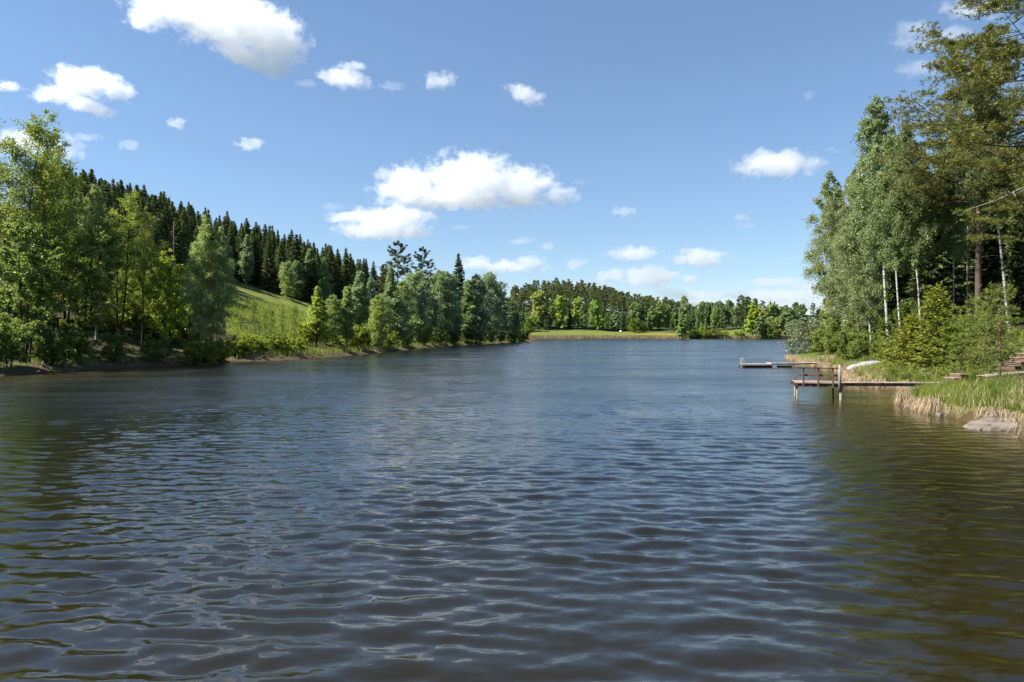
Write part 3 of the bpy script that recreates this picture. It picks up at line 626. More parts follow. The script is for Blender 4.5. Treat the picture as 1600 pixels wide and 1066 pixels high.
# grove on the point
GR = 'trees of the grove on the point'
for px, Y, top, pr, w, c, lab in [  # tints drop towards the right, putting the grove's shaded side into leaf colour
    (494, 143, 446, 'mid2', 1.15, (1.35, 1.35, 0.45), 'bright yellow-green pointed tree at the left end of the grove'),
    (520, 152, 462, 'mid1', 0.8, (1.1, 1.15, 0.7), 'fresh green tree just right of the bright pointed one'),
    (541, 156, 446, 'mid0', 1.1, (1.1, 1.2, 0.75), 'light green tree second along the grove shore'),
    (563, 166, 422, 'mid0', 0.95, (1.0, 1.12, 0.95), 'upright pale birch in the left half of the grove'),
    (580, 172, 432, 'mid2', 1.0, (0.9, 1.02, 1.1), 'pale blue-green birch in the left half of the grove'),
    (592, 163, 462, 'mid1', 0.85, (1.15, 1.2, 0.65), 'low yellow-green tree before the two pines'),
    (613, 182, 415, 'mid2', 1.05, (0.95, 1.05, 0.95), 'pointed grey-green birch in front of the left pine'),
    (630, 178, 440, 'mid1', 0.85, (1.05, 1.15, 0.8), 'soft green tree below the pair of pines'),
    (648, 192, 426, 'mid3', 0.9, (1.0, 1.08, 1.0), 'rounded pale tree below the right pine'),
    (668, 196, 430, 'mid0', 1.1, (1.05, 1.1, 1.15), 'brightest silvery tree in the middle of the grove'),
    (688, 204, 424, 'mid1', 0.95, (0.85, 0.95, 0.85), 'dense green tree left of the pointed spruce'),
    (700, 212, 428, 'mid3', 0.85, (0.8, 0.92, 0.75), 'broad olive tree left of the pointed spruce'),
    (730, 226, 436, 'mid0', 1.15, (0.85, 0.95, 0.75), 'narrow green tree in front of the pointed spruce'),
    (745, 240, 430, 'mid1', 0.9, (0.7, 0.82, 0.8), 'dark rounded tree right of the pointed spruce'),
    (766, 262, 428, 'mid3', 0.85, (0.85, 0.98, 1.05), 'grey-green tree with a tousled top near the end of the grove'),
    (758, 236, 470, 'mid1', 0.8, (0.65, 0.78, 0.6), 'shade-tinted green tree above the shaded shore of the point'),
    (780, 278, 446, 'mid0', 1.2, (0.75, 0.86, 0.85), 'dusky tree third from the tip of the point'),
    (795, 292, 466, 'mid1', 0.95, (0.75, 0.86, 0.75), 'green tree second from the tip of the point'),
    (806, 300, 487, 'mid3', 0.9, (0.65, 0.75, 0.6), 'low dark tree at the tip of the point'),
    (655, 188, 470, 'mid1', 0.75, (0.95, 1.05, 0.8), 'mid-height tree under the brightest silvery one'),
    (712, 212, 475, 'mid1', 0.8, (0.55, 0.66, 0.55), 'shade-tinted lower tree on the shaded side of the grove'),
    (738, 226, 480, 'mid3', 0.75, (0.5, 0.62, 0.5), 'deepest shade-tinted low tree on the shaded shore of the grove'),
    (548, 170, 470, 'mid3', 0.75, (1.0, 1.1, 0.7), 'low leafy tree filling the left half of the grove'),
    (605, 176, 478, 'mid1', 0.8, (1.15, 1.2, 0.6), 'yellowish low tree under the pointed grey-green birch'),
]:
    Y = LY(px, Y)
    tree(pr, px, Y, lab, 'broadleaf_tree', 'tree', top=top, w=w * 1.4, col=(c[0] * 1.3, c[1] * 1.32, c[2] * 1.6), group=GR)
tree('midpine', 622, LY(622, 232), 'tall dark pine with open crown above the grove, left of the pair', 'pine_tree', 'tree', top=377, col=(0.62, 0.68, 0.62), group='pines above the grove')
tree('midpine', 660, LY(660, 236), 'dense dark pine above the grove, right of the pair', 'pine_tree', 'tree', top=386, w=0.85, col=(0.5, 0.54, 0.5), group='pines above the grove', rz=2.0)
tree('midpine', 600, LY(600, 236), 'lower brownish pine left of the two tall pines', 'pine_tree', 'tree', top=412, w=0.9, col=(0.6, 0.6, 0.55), group='pines above the grove', rz=4.0)
tree('midpine', 784, LY(784, 300), 'brownish pine poking out near the end of the grove', 'pine_tree', 'tree', top=440, w=0.8, col=(0.75, 0.68, 0.6), group='pines above the grove', rz=1.0)
tree('spruce1', 717, LY(717, 238), 'pointed dark spruce rising above the grove', 'spruce_tree', 'tree', top=396, w=1.25, col=(0.8, 0.8, 0.8))
for k, (px, Y) in enumerate([(478, 141), (508, 150), (530, 158), (556, 163), (582, 168), (608, 173), (634, 179), (660, 186), (684, 198), (706, 206), (728, 218), (750, 232), (768, 250), (784, 268), (800, 290), (813, 304), (819, 312)]):
    Y = LY(px, Y); sh = px > 675  # right stretch gets crowns tinted darker to stand for shade
    tree('bush%d' % (k % 3), px, Y, 'small shade-tinted bush leaning over the water at the very tip of the point' if px == 819 else (ORD[k - 8] + ' shade-tinted bush from the left on the shaded shore of the point') if sh else (ORD[k] + ' yellow-green bush from the meadow along the grove shore'), 'shrub', 'shrub', H=random.uniform(3.2, 5.2), w=1.35, col=(0.6, 0.72, 0.55) if sh else (1.3, 1.35, 0.6), group=None if px == 819 else ('shade-tinted bushes on the shaded point shore' if sh else 'bright bushes along the grove shore'))
# thin trees on the meadow shore
for k, (px, Y, top, lab) in enumerate([(397, 118, 470, 'thin dark-stemmed young tree in front of the goal frame'), (414, 119, 486, 'first spindly sapling right of the goal frame'), (424, 116, 482, 'second spindly sapling right of the goal frame, in the meadow middle'),
                              (441, 124, 486, 'third spindly sapling right of the goal frame'), (460, 126, 478, 'thin tree with grey leaning stem at the right end of the meadow'), (377, 150, 480, 'faint sapling high on the meadow behind the goal frame')]):
    Y = LY(px, Y)
    tree('thin%d' % (k % 2), px, Y, lab, 'young_tree', 'tree', top=top, col=(0.85, 0.9, 0.7), w=0.8, group='saplings along the meadow shore')
for k, px in enumerate((362, 380, 405, 430, 447, 468)):
    tree('bush%d' % (k % 3), px, LY(px, 106 + (px - 362) * 0.23), ORD[k] + ' low bright bush from the left on the meadow shore', 'shrub', 'shrub', H=random.uniform(1.8, 2.6), w=1.5, col=(1.3, 1.35, 0.6), group='low bushes on the meadow shore')
# ------------------------------------------------------------------ far shore
FS = 'broadleaf trees along the far field'
for px, Y, top, pr, w, c, lab in [
    (841, 515, 456, 'far0', 0.85, (1.3, 1.25, 0.75), 'pale yellowish rounded tree at the left of the far wood'),
    (876, 512, 464, 'far1', 0.8, (1.35, 1.4, 0.62), 'bright yellow-green rounded tree, second from the left on the far shore'),
    (903, 518, 466, 'far0', 0.8, (1.25, 1.32, 0.62), 'bright light-green tree, third of the rounded trees on the far shore'),
    (910, 512, 476, 'far2', 0.9, (0.95, 1.1, 0.9), 'grey-green tree before the third rounded tree on the far shore'),
    (930, 510, 471, 'far1', 0.7, (0.95, 1.22, 0.55), 'vivid green rounded tree in the middle of the far wood'),
    (941, 508, 480, 'far2', 0.9, (0.95, 1.22, 0.55), 'vivid green smaller tree leaning on the vivid rounded one'),
    (962, 508, 484, 'far2', 1.0, (0.75, 1.0, 0.95), 'bluish green tree left of the far bale'),
    (947, 506, 492, 'far2', 0.9, (0.9, 1.1, 0.7), 'small green tree under the vivid pair on the far shore'),
    (994, 514, 474, 'far1', 0.7, (0.85, 1.0, 0.8), 'grey-green tree behind the far hedge bush'),
    (1018, 522, 478, 'far2', 1.05, (0.9, 1.1, 0.75), 'mid-green tree right of the far hedge bush'),
    (1030, 526, 470, 'far2', 1.0, (1.0, 1.2, 0.85), 'taller mid-green tree near the right end of the far wood'),
    (1043, 528, 477, 'far0', 0.6, (0.9, 1.1, 0.85), 'green tree left of the lone shore tree, in the far wood'),
    (1054, 532, 482, 'far1', 0.55, (0.85, 1.0, 0.85), 'low tree closing the far wood behind the lone shore tree'),
    (1066, 428, 487, 'far2', 1.0, (0.95, 1.15, 0.85), 'lone bushy tree at the water edge of the far shore'),
    (1068, 520, 464, 'far0', 0.55, (1.0, 1.05, 1.1), 'pale thin-crowned tall tree behind the lone shore tree'),
    (1176, 455, 471, 'far2', 1.0, (1.35, 1.5, 0.5), 'bright green pointed tree right of the far pines'),
    (1188, 452, 476, 'far2', 0.95, (1.5, 1.4, 0.5), 'yellowish tree in the right hand far group'),
    (1205, 450, 476, 'far0', 0.85, (1.0, 1.15, 0.9), 'large grey-green tree in the right hand far group'),
    (1221, 450, 481, 'far1', 0.7, (1.0, 1.2, 0.85), 'soft green tree in the right hand far group'),
    (1236, 446, 480, 'far2', 1.05, (0.85, 1.0, 0.85), 'blue-green tree second from the right on the far shore'),
    (1254, 446, 477, 'far0', 0.7, (0.65, 0.85, 0.8), 'dark blue-green tree beside the near birches, far shore'),
    (1186, 431, 496, 'far1', 0.85, (0.7, 0.85, 0.7), 'dark bushy tree standing in the reeds of the right far shore'),
    (1215, 433, 497, 'far0', 0.9, (1.1, 1.1, 0.7), 'olive rounded tree at the reeds of the right far shore'),
    (1247, 433, 502, 'far2', 1.0, (0.8, 0.95, 0.75), 'small dark tree at the reeds beside the near birches'),
    (1096, 440, 503, 'far2', 0.8, (1.2, 1.35, 0.65), 'left one of the two slim small trees on the far field'),
    (1102, 442, 503, 'far2', 0.7, (1.1, 1.25, 0.65), 'right one of the two slim small trees on the far field'),
]:
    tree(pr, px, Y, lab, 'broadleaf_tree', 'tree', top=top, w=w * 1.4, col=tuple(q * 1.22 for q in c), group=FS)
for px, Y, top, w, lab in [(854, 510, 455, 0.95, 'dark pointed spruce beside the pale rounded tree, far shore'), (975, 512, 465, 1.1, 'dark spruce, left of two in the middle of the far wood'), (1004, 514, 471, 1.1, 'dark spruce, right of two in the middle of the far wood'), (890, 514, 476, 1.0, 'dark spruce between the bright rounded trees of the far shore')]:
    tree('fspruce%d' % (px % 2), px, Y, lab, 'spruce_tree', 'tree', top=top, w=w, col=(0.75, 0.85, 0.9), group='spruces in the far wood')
for px, Y, top, w, c, lab in [(828, 500, 495, 1.0, (0.75, 1.05, 0.6), 'large rounded green bush at the left end of the far field'), (990, 500, 496, 0.9, (0.85, 1.05, 0.65), 'rounded grey-green hedge bush by the far field'), (1007, 500, 502, 0.7, (0.8, 1.0, 0.7), 'small tree-like bush at the right end of the far hedge'),
                          (1083, 431, 516, 1.2, (1.2, 1.3, 0.5), 'low yellowish bush right of the lone shore tree'), (1094, 431, 514, 1.3, (1.1, 1.2, 0.5), 'second low bush right of the lone shore tree'), (1112, 434, 513, 1.3, (1.0, 1.0, 0.65), 'brownish low bush in the middle of the far field edge'),
                          (1130, 436, 515, 1.3, (1.25, 1.3, 0.6), 'pale low bush near the right end of the far field'), (1156, 436, 517, 1.4, (1.25, 1.35, 0.6), 'rightmost pale low bush on the far field'), (1200, 431, 505, 1.0, (0.8, 0.95, 0.7), 'bush between the two reed-side trees on the right')]:
    tree('bush%d' % (px % 3), px, Y, lab, 'shrub', 'shrub', top=top, w=w * 1.3, col=c, group='bushes of the far shore')
r = np.random.default_rng(5)
cand = []
def scatter(n, f, mind):
    k = 0; tries = 0
    while k < n and tries < 20000:
        tries += 1; q = f()
        if q is None or any((q[0] - a) ** 2 + (q[1] - b) ** 2 < mind ** 2 for a, b in cand): continue
        cand.append(q[:2]); k += 1; yield q
def fw():
    px = r.uniform(800, 1062); Y = r.uniform(545, 690); return ((px - 800) / F * Y, Y, px)
for k, (x, Y, px) in enumerate(scatter(210, fw, 5.0)):
    c = r.uniform(0.75, 1.15)
    tree('fpine%d' % (k % 2), 0, Y, 'dusky pine in the crowded wood covering the far hill', 'pine_tree', 'tree', H=r.uniform(18, 23), w=r.uniform(0.9, 1.3), col=(0.92 * c, 1.0 * c, 0.95 * c), group='pines on the far hill', X=x)
def fu():
    px = r.uniform(806, 1062); Y = r.uniform(512, 545); return ((px - 800) / F * Y, Y, px)
for k, (x, Y, px) in enumerate(scatter(46, fu, 4.0)):
    c = r.uniform(0.7, 1.2)
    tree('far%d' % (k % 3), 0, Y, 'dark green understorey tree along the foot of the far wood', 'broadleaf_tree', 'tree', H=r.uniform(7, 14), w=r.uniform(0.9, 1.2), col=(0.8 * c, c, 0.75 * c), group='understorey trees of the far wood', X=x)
def fm():
    px = r.uniform(1056, 1168); Y = r.uniform(502, 620); return ((px - 800) / F * Y, Y, px)
for k, (x, Y, px) in enumerate(scatter(84, fm, 4.0)):
    c = r.uniform(0.85, 1.3); pr = ['far2', 'far0', 'fspruce0'][k % 3]
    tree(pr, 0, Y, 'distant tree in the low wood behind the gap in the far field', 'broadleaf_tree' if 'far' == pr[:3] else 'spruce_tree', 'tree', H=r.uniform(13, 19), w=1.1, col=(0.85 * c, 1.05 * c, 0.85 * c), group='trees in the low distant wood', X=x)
def fr():
    px = r.uniform(1160, 1420); Y = r.uniform(462, 560); return ((px - 800) / F * Y, Y, px)
for k, (x, Y, px) in enumerate(scatter(46, fr, 5.5)):
    c = r.uniform(0.6, 0.95); pr = ['fspruce1', 'fpine0', 'far0', 'far2', 'fspruce0'][k % 5]
    if px > 1290: continue
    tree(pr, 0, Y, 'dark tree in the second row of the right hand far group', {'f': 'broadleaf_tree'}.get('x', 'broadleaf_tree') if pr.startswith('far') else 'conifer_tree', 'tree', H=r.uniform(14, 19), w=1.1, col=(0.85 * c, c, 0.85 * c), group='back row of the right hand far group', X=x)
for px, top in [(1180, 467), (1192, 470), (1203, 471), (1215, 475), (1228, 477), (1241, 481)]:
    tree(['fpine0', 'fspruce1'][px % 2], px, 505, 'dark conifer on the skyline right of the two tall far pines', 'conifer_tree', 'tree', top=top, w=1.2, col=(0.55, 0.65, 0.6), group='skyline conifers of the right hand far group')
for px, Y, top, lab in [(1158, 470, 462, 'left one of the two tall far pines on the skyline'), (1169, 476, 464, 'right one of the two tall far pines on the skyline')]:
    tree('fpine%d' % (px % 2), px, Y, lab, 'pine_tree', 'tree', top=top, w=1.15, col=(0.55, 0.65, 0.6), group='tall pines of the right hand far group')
def fl():
    px = r.uniform(560, 815); Y = r.uniform(430, 560); return ((px - 800) / F * Y, Y, px)
for k, (x, Y, px) in enumerate(scatter(30, fl, 6)):
    if px < 790: continue
    tree('fpine%d' % (k % 2), 0, Y, 'slim pine showing just right of the tip of the point', 'pine_tree', 'tree', H=r.uniform(17, 21), col=(0.8, 0.8, 0.8), group='pines beyond the point', X=x)
# ------------------------------------------------------------------ right bank
RB = 'birches on the right bank'
for px, Y, top, pr, w, c, tl, lab in [
    (1306, 92, 262, 'birch0', 1.0, (1.25, 1.2, 0.75), -2, 'yellowish birch at the lake end of the right bank, lowest top'),
    (1322, 84, 285, 'birch1', 1.0, (1.05, 1.1, 1.1), -3, 'silvery birch overhanging the lake on the right bank'),
    (1345, 74, 262, 'birch2', 1.0, (1.15, 1.15, 0.95), -3, 'pale birch behind the white boat'),
    (1362, 68, 235, 'birch0', 0.95, (1.1, 1.15, 1.0), -3, 'birch with half hidden stem behind the white boat, second from its right'),
    (1390, 64, 146, 'tallbirch', 1.05, (1.05, 1.15, 1.05), -3, 'tallest pointed birch on the right bank'),
    (1411, 58, 205, 'tallbirch', 0.85, (1.0, 1.1, 0.85), -4, 'white-stemmed birch just left of the bright young spruce'),
    (1442, 57, 190, 'tallbirch', 0.8, (0.9, 1.0, 0.75), -5, 'white-stemmed birch rising behind the bright young spruce'),
    (1578, 52, 72, 'tallbirch', 0.85, (0.95, 1.05, 0.9), -7, 'leaning white birch crossing behind the tall pine on the right'),
]:
    tree(pr, px, Y, lab, 'birch_tree', 'tree', top=top, w=w, col=c, group=RB, tilt=(tl, 0))
tree('hero_pine', 1529, 53, 'tall pine with orange upper trunk and wide spreading boughs, right bank', 'pine_tree', 'tree', top=52, rz=0.6, tilt=(-1, 0), col=(0.92, 0.86, 0.60))
ep = tree('edge_pine', 1622, 41, 'big pine at the right edge with boughs hanging into the picture', 'pine_tree', 'tree', H=26.5, w=1.05, rz=1.9, col=(1.02, 0.96, 0.55))
ek = 26.5 / 23.0; eb = MB(); lo = ep.location
def wp(px, py, Y): return (((px - 800) / F * Y), Y, CAMZ + (HZ - py) / F * Y)
inv = Matrix.Translation(lo) @ Matrix.Rotation(1.9, 4, 'Z') @ Matrix.Diagonal((ek * 1.05, ek * 1.05, ek, 1)); inv = inv.inverted()
def loc_of(p): q = inv @ Vector(p); return (q.x, q.y, q.z)
eb.tube([loc_of(wp(*q)) for q in ((1622, 282, 41), (1612, 288, 40.6), (1592, 296, 40.2), (1555, 314, 39.8), (1510, 328, 39.5))], [0.07, 0.055, 0.045, 0.03, 0.008], 6)
eb.tube([loc_of(wp(*q)) for q in ((1582, 301, 40), (1590, 318, 39.6), (1572, 326, 39.3))], [0.022, 0.018, 0.006], 4)
eb.tube([loc_of(wp(*q)) for q in ((1622, 312, 41), (1612, 316, 40.2), (1590, 318, 39.6))], [0.04, 0.03, 0.01], 5)
tree('hero_pine', 1648, 46, 'lower pine at the right edge under the big pine boughs', 'pine_tree', 'tree', H=15, w=1.3, rz=4.0, col=(1.1, 1.1, 0.6))
eb.build('dead_branch', WOOD_POST, ep, smooth=True)
for px, Y, top, w, lab in [(1470, 63, 238, 1.25, 'dark spruce standing between the birches and the tall pine'), (1497, 70, 300, 1.3, 'shaded spruce left of the tall pine trunk'), (1548, 66, 250, 1.3, 'shaded spruce behind the leaning birch'),
                       (1590, 62, 300, 1.25, 'shaded spruce at the right edge behind the slope'), (1445, 72, 290, 1.2, 'shaded spruce behind the white-stemmed birches'), (1420, 80, 300, 1.2, 'shaded spruce deep behind the tallest birch')]:
    tree('spruce%d' % (px % 3), px, Y, lab, 'spruce_tree', 'tree', top=top, w=w, col=(1.25, 1.2, 1.0), group='shaded spruces on the right bank')
for px, Y, base_w, lab in [(1491, 58, 0.6, 'thin white birch stem left of the tall pine, nearer the spruce'), (1512, 60, 0.6, 'thin white birch stem just left of the tall pine')]:
    tree('tallbirch', px, Y, lab, 'birch_tree', 'tree', H=19, w=base_w, col=(0.8, 0.9, 0.7), group='thin birches beside the tall pine')
r = np.random.default_rng(15); cand = []
def rb():
    px = r.uniform(1385, 1660); Y = r.uniform(74, 128); x = (px - 800) / F * Y
    return (x, Y, px) if lake_sd(np.array([x]), np.array([Y]))[0] > 9 else None
for k, (x, Y, px) in enumerate(scatter(34, rb, 4.5)):
    c = r.uniform(0.8, 1.2); pr = ['spruce0', 'mid1', 'spruce1', 'mid3', 'spruce2'][k % 5]
    tree(pr, 0, Y, 'tree in the dark forest filling in behind the right bank', 'forest_tree', 'tree', H=r.uniform(15, 21), w=1.15, col=(c, c, 0.9 * c), group='dark forest behind the right bank', X=x)
tree('young_spruce0', 1463, 44, 'bright yellow-green young spruce with upright leader, right bank', 'spruce_tree', 'tree', top=438, w=1.05, col=(1, 1, 1))
tree('young_spruce1', 1424, 46, 'low spreading young spruce, golden green, left of the taller one', 'spruce_tree', 'tree', top=486, w=1.25, col=(1.0, 0.95, 0.8))
tree('young_spruce1', 1487, 43, 'low young spruce in the shade right of the bright taller one', 'spruce_tree', 'tree', top=500, w=1.0, col=(0.7, 0.8, 0.9))
tree('sapling_pine', 1563, 33.5, 'slender young pine with thin orange stem before the wooden steps', 'pine_tree', 'tree', top=437, rz=1.0, col=(1.1, 1.15, 0.75))
for px, Y, top, w, lab in [(1546, 40, 452, 1.0, 'feathery young pine left of the slender orange-stemmed one'), (1520, 42, 478, 1.2, 'feathery low pine right of the young spruces'), (1503, 38.5, 520, 1.1, 'small feathery pine left of the plank walkway')]:
    tree('young_pine0', px, Y, lab, 'pine_tree', 'tree', top=top, w=w, col=(1.25, 1.3, 0.8), group='young pines on the right bank')
tree('willow', 1290, 97, 'silvery willow bush sprawling over the water before the right bank birches', 'willow_shrub', 'shrub', H=4.6, w=1.05, col=(1, 1, 1), X=43.2, dz=-0.2)
r = np.random.default_rng(33)
for k, (px, Y, H, w, c) in enumerate([(1330, 66, 3.2, 1.1, (1, 1.05, 0.9)), (1352, 63, 3.0, 1.1, (1, 1.05, 0.8)), (1400, 54, 3.0, 1.2, (0.9, 1, 0.7)), (1380, 58, 2.6, 1.0, (1.1, 1.1, 0.8)), (1306, 76, 3.0, 1.2, (1.1, 1.15, 0.9)), (1320, 80, 5, 1.2, (1, 1.05, 1)), (1345, 84, 6, 1.2, (0.8, 0.9, 0.7)), (1372, 74, 5, 1.2, (0.8, 0.9, 0.7)), (1296, 86, 4.5, 1.3, (1.1, 1.15, 1.0)),
                           (1430, 62, 5, 1.2, (0.7, 0.8, 0.6)), (1475, 52, 3, 1.2, (0.7, 0.8, 0.5)), (1510, 52, 3.5, 1.2, (0.9, 1, 0.6)), (1555, 48, 2.5, 1.2, (1, 1.1, 0.6))]):
    tree('bush%d' % (k % 3), px, Y, ['bush right behind the white boat, lake side', 'bush right behind the white boat, shore side', 'bush left of the low golden young spruce', 'bush at the foot of the tallest birch', 'bush on the shore left of the white boat', 'bush behind the shore bush left of the boat', 'dark bush deep behind the white boat', 'dark bush among the stems left of the tallest birch', 'pale bush beside the sprawling silvery willow', 'shaded bush behind the low golden young spruce', 'shaded bush behind the bright young spruce', 'shaded bush at the foot of the tall pine', 'shaded bush at the foot of the leaning birch', 'bush at the right edge above the wooden steps'][k], 'shrub', 'shrub', H=H, w=w, col=c, group='bushes under the right bank birches' if k < 9 else 'bushes among the right bank spruces')
for k, (px, Y, H) in enumerate([(1402, 44, 0.8), (1416, 42, 0.7), (1440, 41, 0.7), (1476, 40.5, 0.9), (1492, 39.5, 0.9), (1512, 37, 0.8), (1534, 36.8, 0.9), (1550, 38.2, 1.0), (1578, 41, 1.2), (1594, 40.5, 1.3), (1540, 34.3, 0.6), (1598, 37.8, 0.8), (1356, 58, 1.0), (1392, 49, 0.8)]):
    tree('herb%d' % (k % 2), px, Y, 'green herb clump in the right bank grass, ' + ['below the low golden young spruce, far one', 'below the low golden young spruce, near one', 'left of the low step box, outermost', 'behind the low step box, left', 'behind the low step box, right', 'left of the plank walkway', 'behind the plank walkway', 'behind the slender orange-stemmed pine', 'behind the wooden steps, left', 'behind the wooden steps, right', 'at the foot of the slender orange-stemmed pine', 'in front of the wooden steps', 'behind the white boat', 'between the white boat and young spruce'][k], 'herb_plant', 'plant', H=H, w=1.0, col=(1.1, 1.15, 0.6), group='herb clumps in the right bank grass')

# ------------------------------------------------------------------ grass, dry fringe, reeds
def blades(name, X, Y, Z, h, wd, mat, label, cat, r, lean=0.35, droop=None, tint=None, kind='stuff', base_dir=None):
    n = len(X); a = r.random(n) * 6.283
    if base_dir is not None: a = base_dir + r.normal(0, 0.5, n)
    l = h * (lean * r.uniform(0.2, 1.2, n)); dx, dy = np.cos(a) * l, np.sin(a) * l
    b = r.random(n) * 3.14; wx_, wy_ = np.cos(b) * wd / 2, np.sin(b) * wd / 2
    zt = h if droop is None else h * 0.35
    zend = h * 0.95 if droop is None else -h * droop
    P0 = np.stack([X - wx_, Y - wy_, Z - 0.06], 1); P1 = np.stack([X + wx_, Y + wy_, Z - 0.06], 1)
    M = np.stack([X + dx * 0.4, Y + dy * 0.4, Z + (h * 0.58 if droop is None else zt)], 1)
    W_ = np.stack([wx_ * 0.8, wy_ * 0.8, 0 * wx_], 1)
    T_ = np.stack([X + dx, Y + dy, Z + zend], 1)
    V = np.stack([P0, P1, M + W_, M - W_, T_ + W_ * 0.12, T_ - W_ * 0.12], 1).reshape(-1, 3)
    i = np.arange(n)[:, None] * 6
    Fq = np.concatenate([i + np.array([[0, 1, 2, 3]]), i + np.array([[3, 2, 4, 5]])], 1).reshape(-1, 4)
    rd = np.clip(r.normal(0.5, 0.22, n) if tint is None else tint, 0, 1)
    o = obj(name, mesh_np(name, V, Fq, mat, np.repeat(rd, 2))); tag(o, label, cat, None, kind); return o
def scatter_bank(n, x0, x1, y0, y1, dmin, dmax, r, patch=None, pw=0.0):
    X = r.uniform(x0, x1, n); Y = r.uniform(y0, y1, n); d = lake_sd(X, Y); k = (d > dmin) & (d < dmax)
    if patch is not None: k &= (patch(X, Y, d) > r.random(n))
    X, Y, d = X[k], Y[k], d[k]; return X, Y, terrain(X, Y, d), d
r = np.random.default_rng(44)
def stony(X, Y): return np.exp(-(((X - 18.6) / 1.3) ** 2 + ((Y - 25.3) / 0.9) ** 2))
X, Y, Z, d = scatter_bank(300000, 17, 44, 20, 72, 0.35, 12, r, lambda X, Y, d: np.clip(1.25 - Y / 90, 0.3, 1) * (0.45 + 0.55 * sstep(-0.5, 0.3, wob(X, Y, 0.8, 7))) * (1 - 0.95 * stony(X, Y)))
patchv = 0.5 + 0.45 * wob(X, Y, 0.55, 3) + 0.25 * wob(X, Y, 1.9, 6)
blades('bank_grass', X, Y, Z, r.gamma(5, 0.068, len(X)) * (0.55 + 0.8 * np.clip(0.5 + 0.5 * wob(X, Y, 1.4, 8), 0, 1)), 0.014 + 0.0003 * Y, GRASS, 'lush green grass covering the right bank', 'grass', r, 0.5, tint=np.clip(patchv + r.normal(0, 0.2, len(X)), 0, 1))
seg = [i for i in range(len(LAKE) - 1) if LAKE[i][0] > 14 and 10 < LAKE[i][1] < 101 and 10 < LAKE[i + 1][1]]
sl_ = np.array([np.hypot(*(LAKE[i + 1] - LAKE[i])) * min(1.0, 40 / LAKE[i][1]) for i in seg]); q = r.choice(len(seg), 60000, p=sl_ / sl_.sum())
A_ = LAKE[[seg[k] for k in q]]; B_ = LAKE[[seg[k] + 1 for k in q]]; tt_ = r.random((60000, 1)); P_ = A_ + (B_ - A_) * tt_; nrm_ = np.stack([-(B_ - A_)[:, 1], (B_ - A_)[:, 0]], 1); nrm_ /= np.linalg.norm(nrm_, axis=1)[:, None]
P_ = P_ - nrm_ * (r.normal(0.16, 0.26, (60000, 1)) * np.sign(-1)) * -1; X, Y = P_[:, 0], P_[:, 1]; d = lake_sd(X, Y)
k_ = (d > -0.12) & (d < 0.9) & (r.random(60000) < (0.04 + 0.80 * sstep(-0.2, 0.45, wob(X, Y, 1.1, 2) + 0.35 * wob(X, Y, 4.3, 5))) * (1 - 0.9 * stony(X, Y)))
X, Y, d = X[k_], Y[k_], d[k_]; Z = np.maximum(terrain(X, Y, d), 0.25 + 0.15 * r.random(len(X)))
print('FRINGE', len(X))
blades('dry_fringe_grass', X, Y, Z, r.gamma(5, 0.075, len(X)), 0.012 + 0.0003 * Y, DRY, 'pale dead grass hanging over the right bank edge', 'grass', r, 1.0, droop=0.85, base_dir=math.pi * 1.08)
X, Y, Z, d = scatter_bank(150000, 17, 46, 18, 80, 0.3, 10, r, lambda X, Y, d: sstep(0.1, 0.7, wob(X, Y, 0.55, 12)) * 0.7 + 0.10 + 0.5 * np.exp(-(((X - 27.5) / 3.2) ** 2 + ((Y - 50) / 6) ** 2)))
blades('dry_straw_grass', X, Y, Z, r.uniform(0.25, 0.6, len(X)), 0.012 + 0.0003 * Y, DRY, 'straw-coloured dead grass tufts among the green on the right bank', 'grass', r, 0.8)
# slope to the right of the steps, hummock beside the willow
X, Y, Z, d = scatter_bank(50000, -70, -5, 48, 190, 0.3, 4.5, r, lambda X, Y, d: np.clip(1.1 - d / 5, 0, 1) * (0.4 + 0.6 * sstep(-0.5, 0.4, wob(X, Y, 0.5, 2))))
XX, YY, ZZ, dd_ = scatter_bank(140000, -45, 12, 84, 300, 0.5, 5.0, r, lambda X, Y, d: 0.75 * np.clip(140 / Y, 0.3, 1))
blades('left_shore_green_grass', XX, YY, ZZ, r.uniform(0.3, 0.9, len(XX)), 0.07, GRASS, 'green grass and sedge along the grove shore', 'grass', r, 0.6)
blades('left_shore_dry_grass', X, Y, Z, r.uniform(0.3, 0.8, len(X)), 0.05, DRY, 'tan dead grass along the left shore edge', 'grass', r, 0.7, tint=r.uniform(0, 0.6, len(X)))
X, Y, Z, d = scatter_bank(90000, -75, -25, 98, 165, 0.8, 40, r, lambda X, Y, d: sstep(345, 362, 800 + X / Y * F) * sstep(484, 470, 800 + X / Y * F) * np.clip(1.2 - d / 40, 0.1, 1) * 0.7)
pv = 0.6 + 0.4 * wob(X, Y, 0.2, 8)
blades('meadow_grass', X, Y, Z, r.uniform(0.3, 0.75, len(X)), 0.06, GRASS, 'sunlit rough grass on the sloping meadow behind the left shore', 'grass', r, 0.5, tint=np.clip(pv + r.normal(0, 0.2, len(X)), 0, 1))
X, Y, Z, d = scatter_bank(38000, -40, 215, 420, 445, -1.5, 7.5, r)
blades('far_reeds', X, Y, np.maximum(Z, -0.05), r.uniform(1.5, 2.3, len(X)), 0.13, REED, 'tan reed belt lining the far shore', 'reeds', r, 0.12, tint=np.clip(0.5 + 0.4 * wob(X, Y, 0.08, 2) + r.normal(0, 0.15, len(X)), 0, 1))
X, Y, Z, d = scatter_bank(9000, -8, 12, 285, 326, -1.2, 2.2, r)
blades('point_reeds', X, Y, np.maximum(Z, -0.05), r.uniform(1.2, 2.2, len(X)), 0.09, REED, 'brownish reeds at the waterline below the point', 'reeds', r, 0.15, tint=r.uniform(0, 0.5, len(X)))
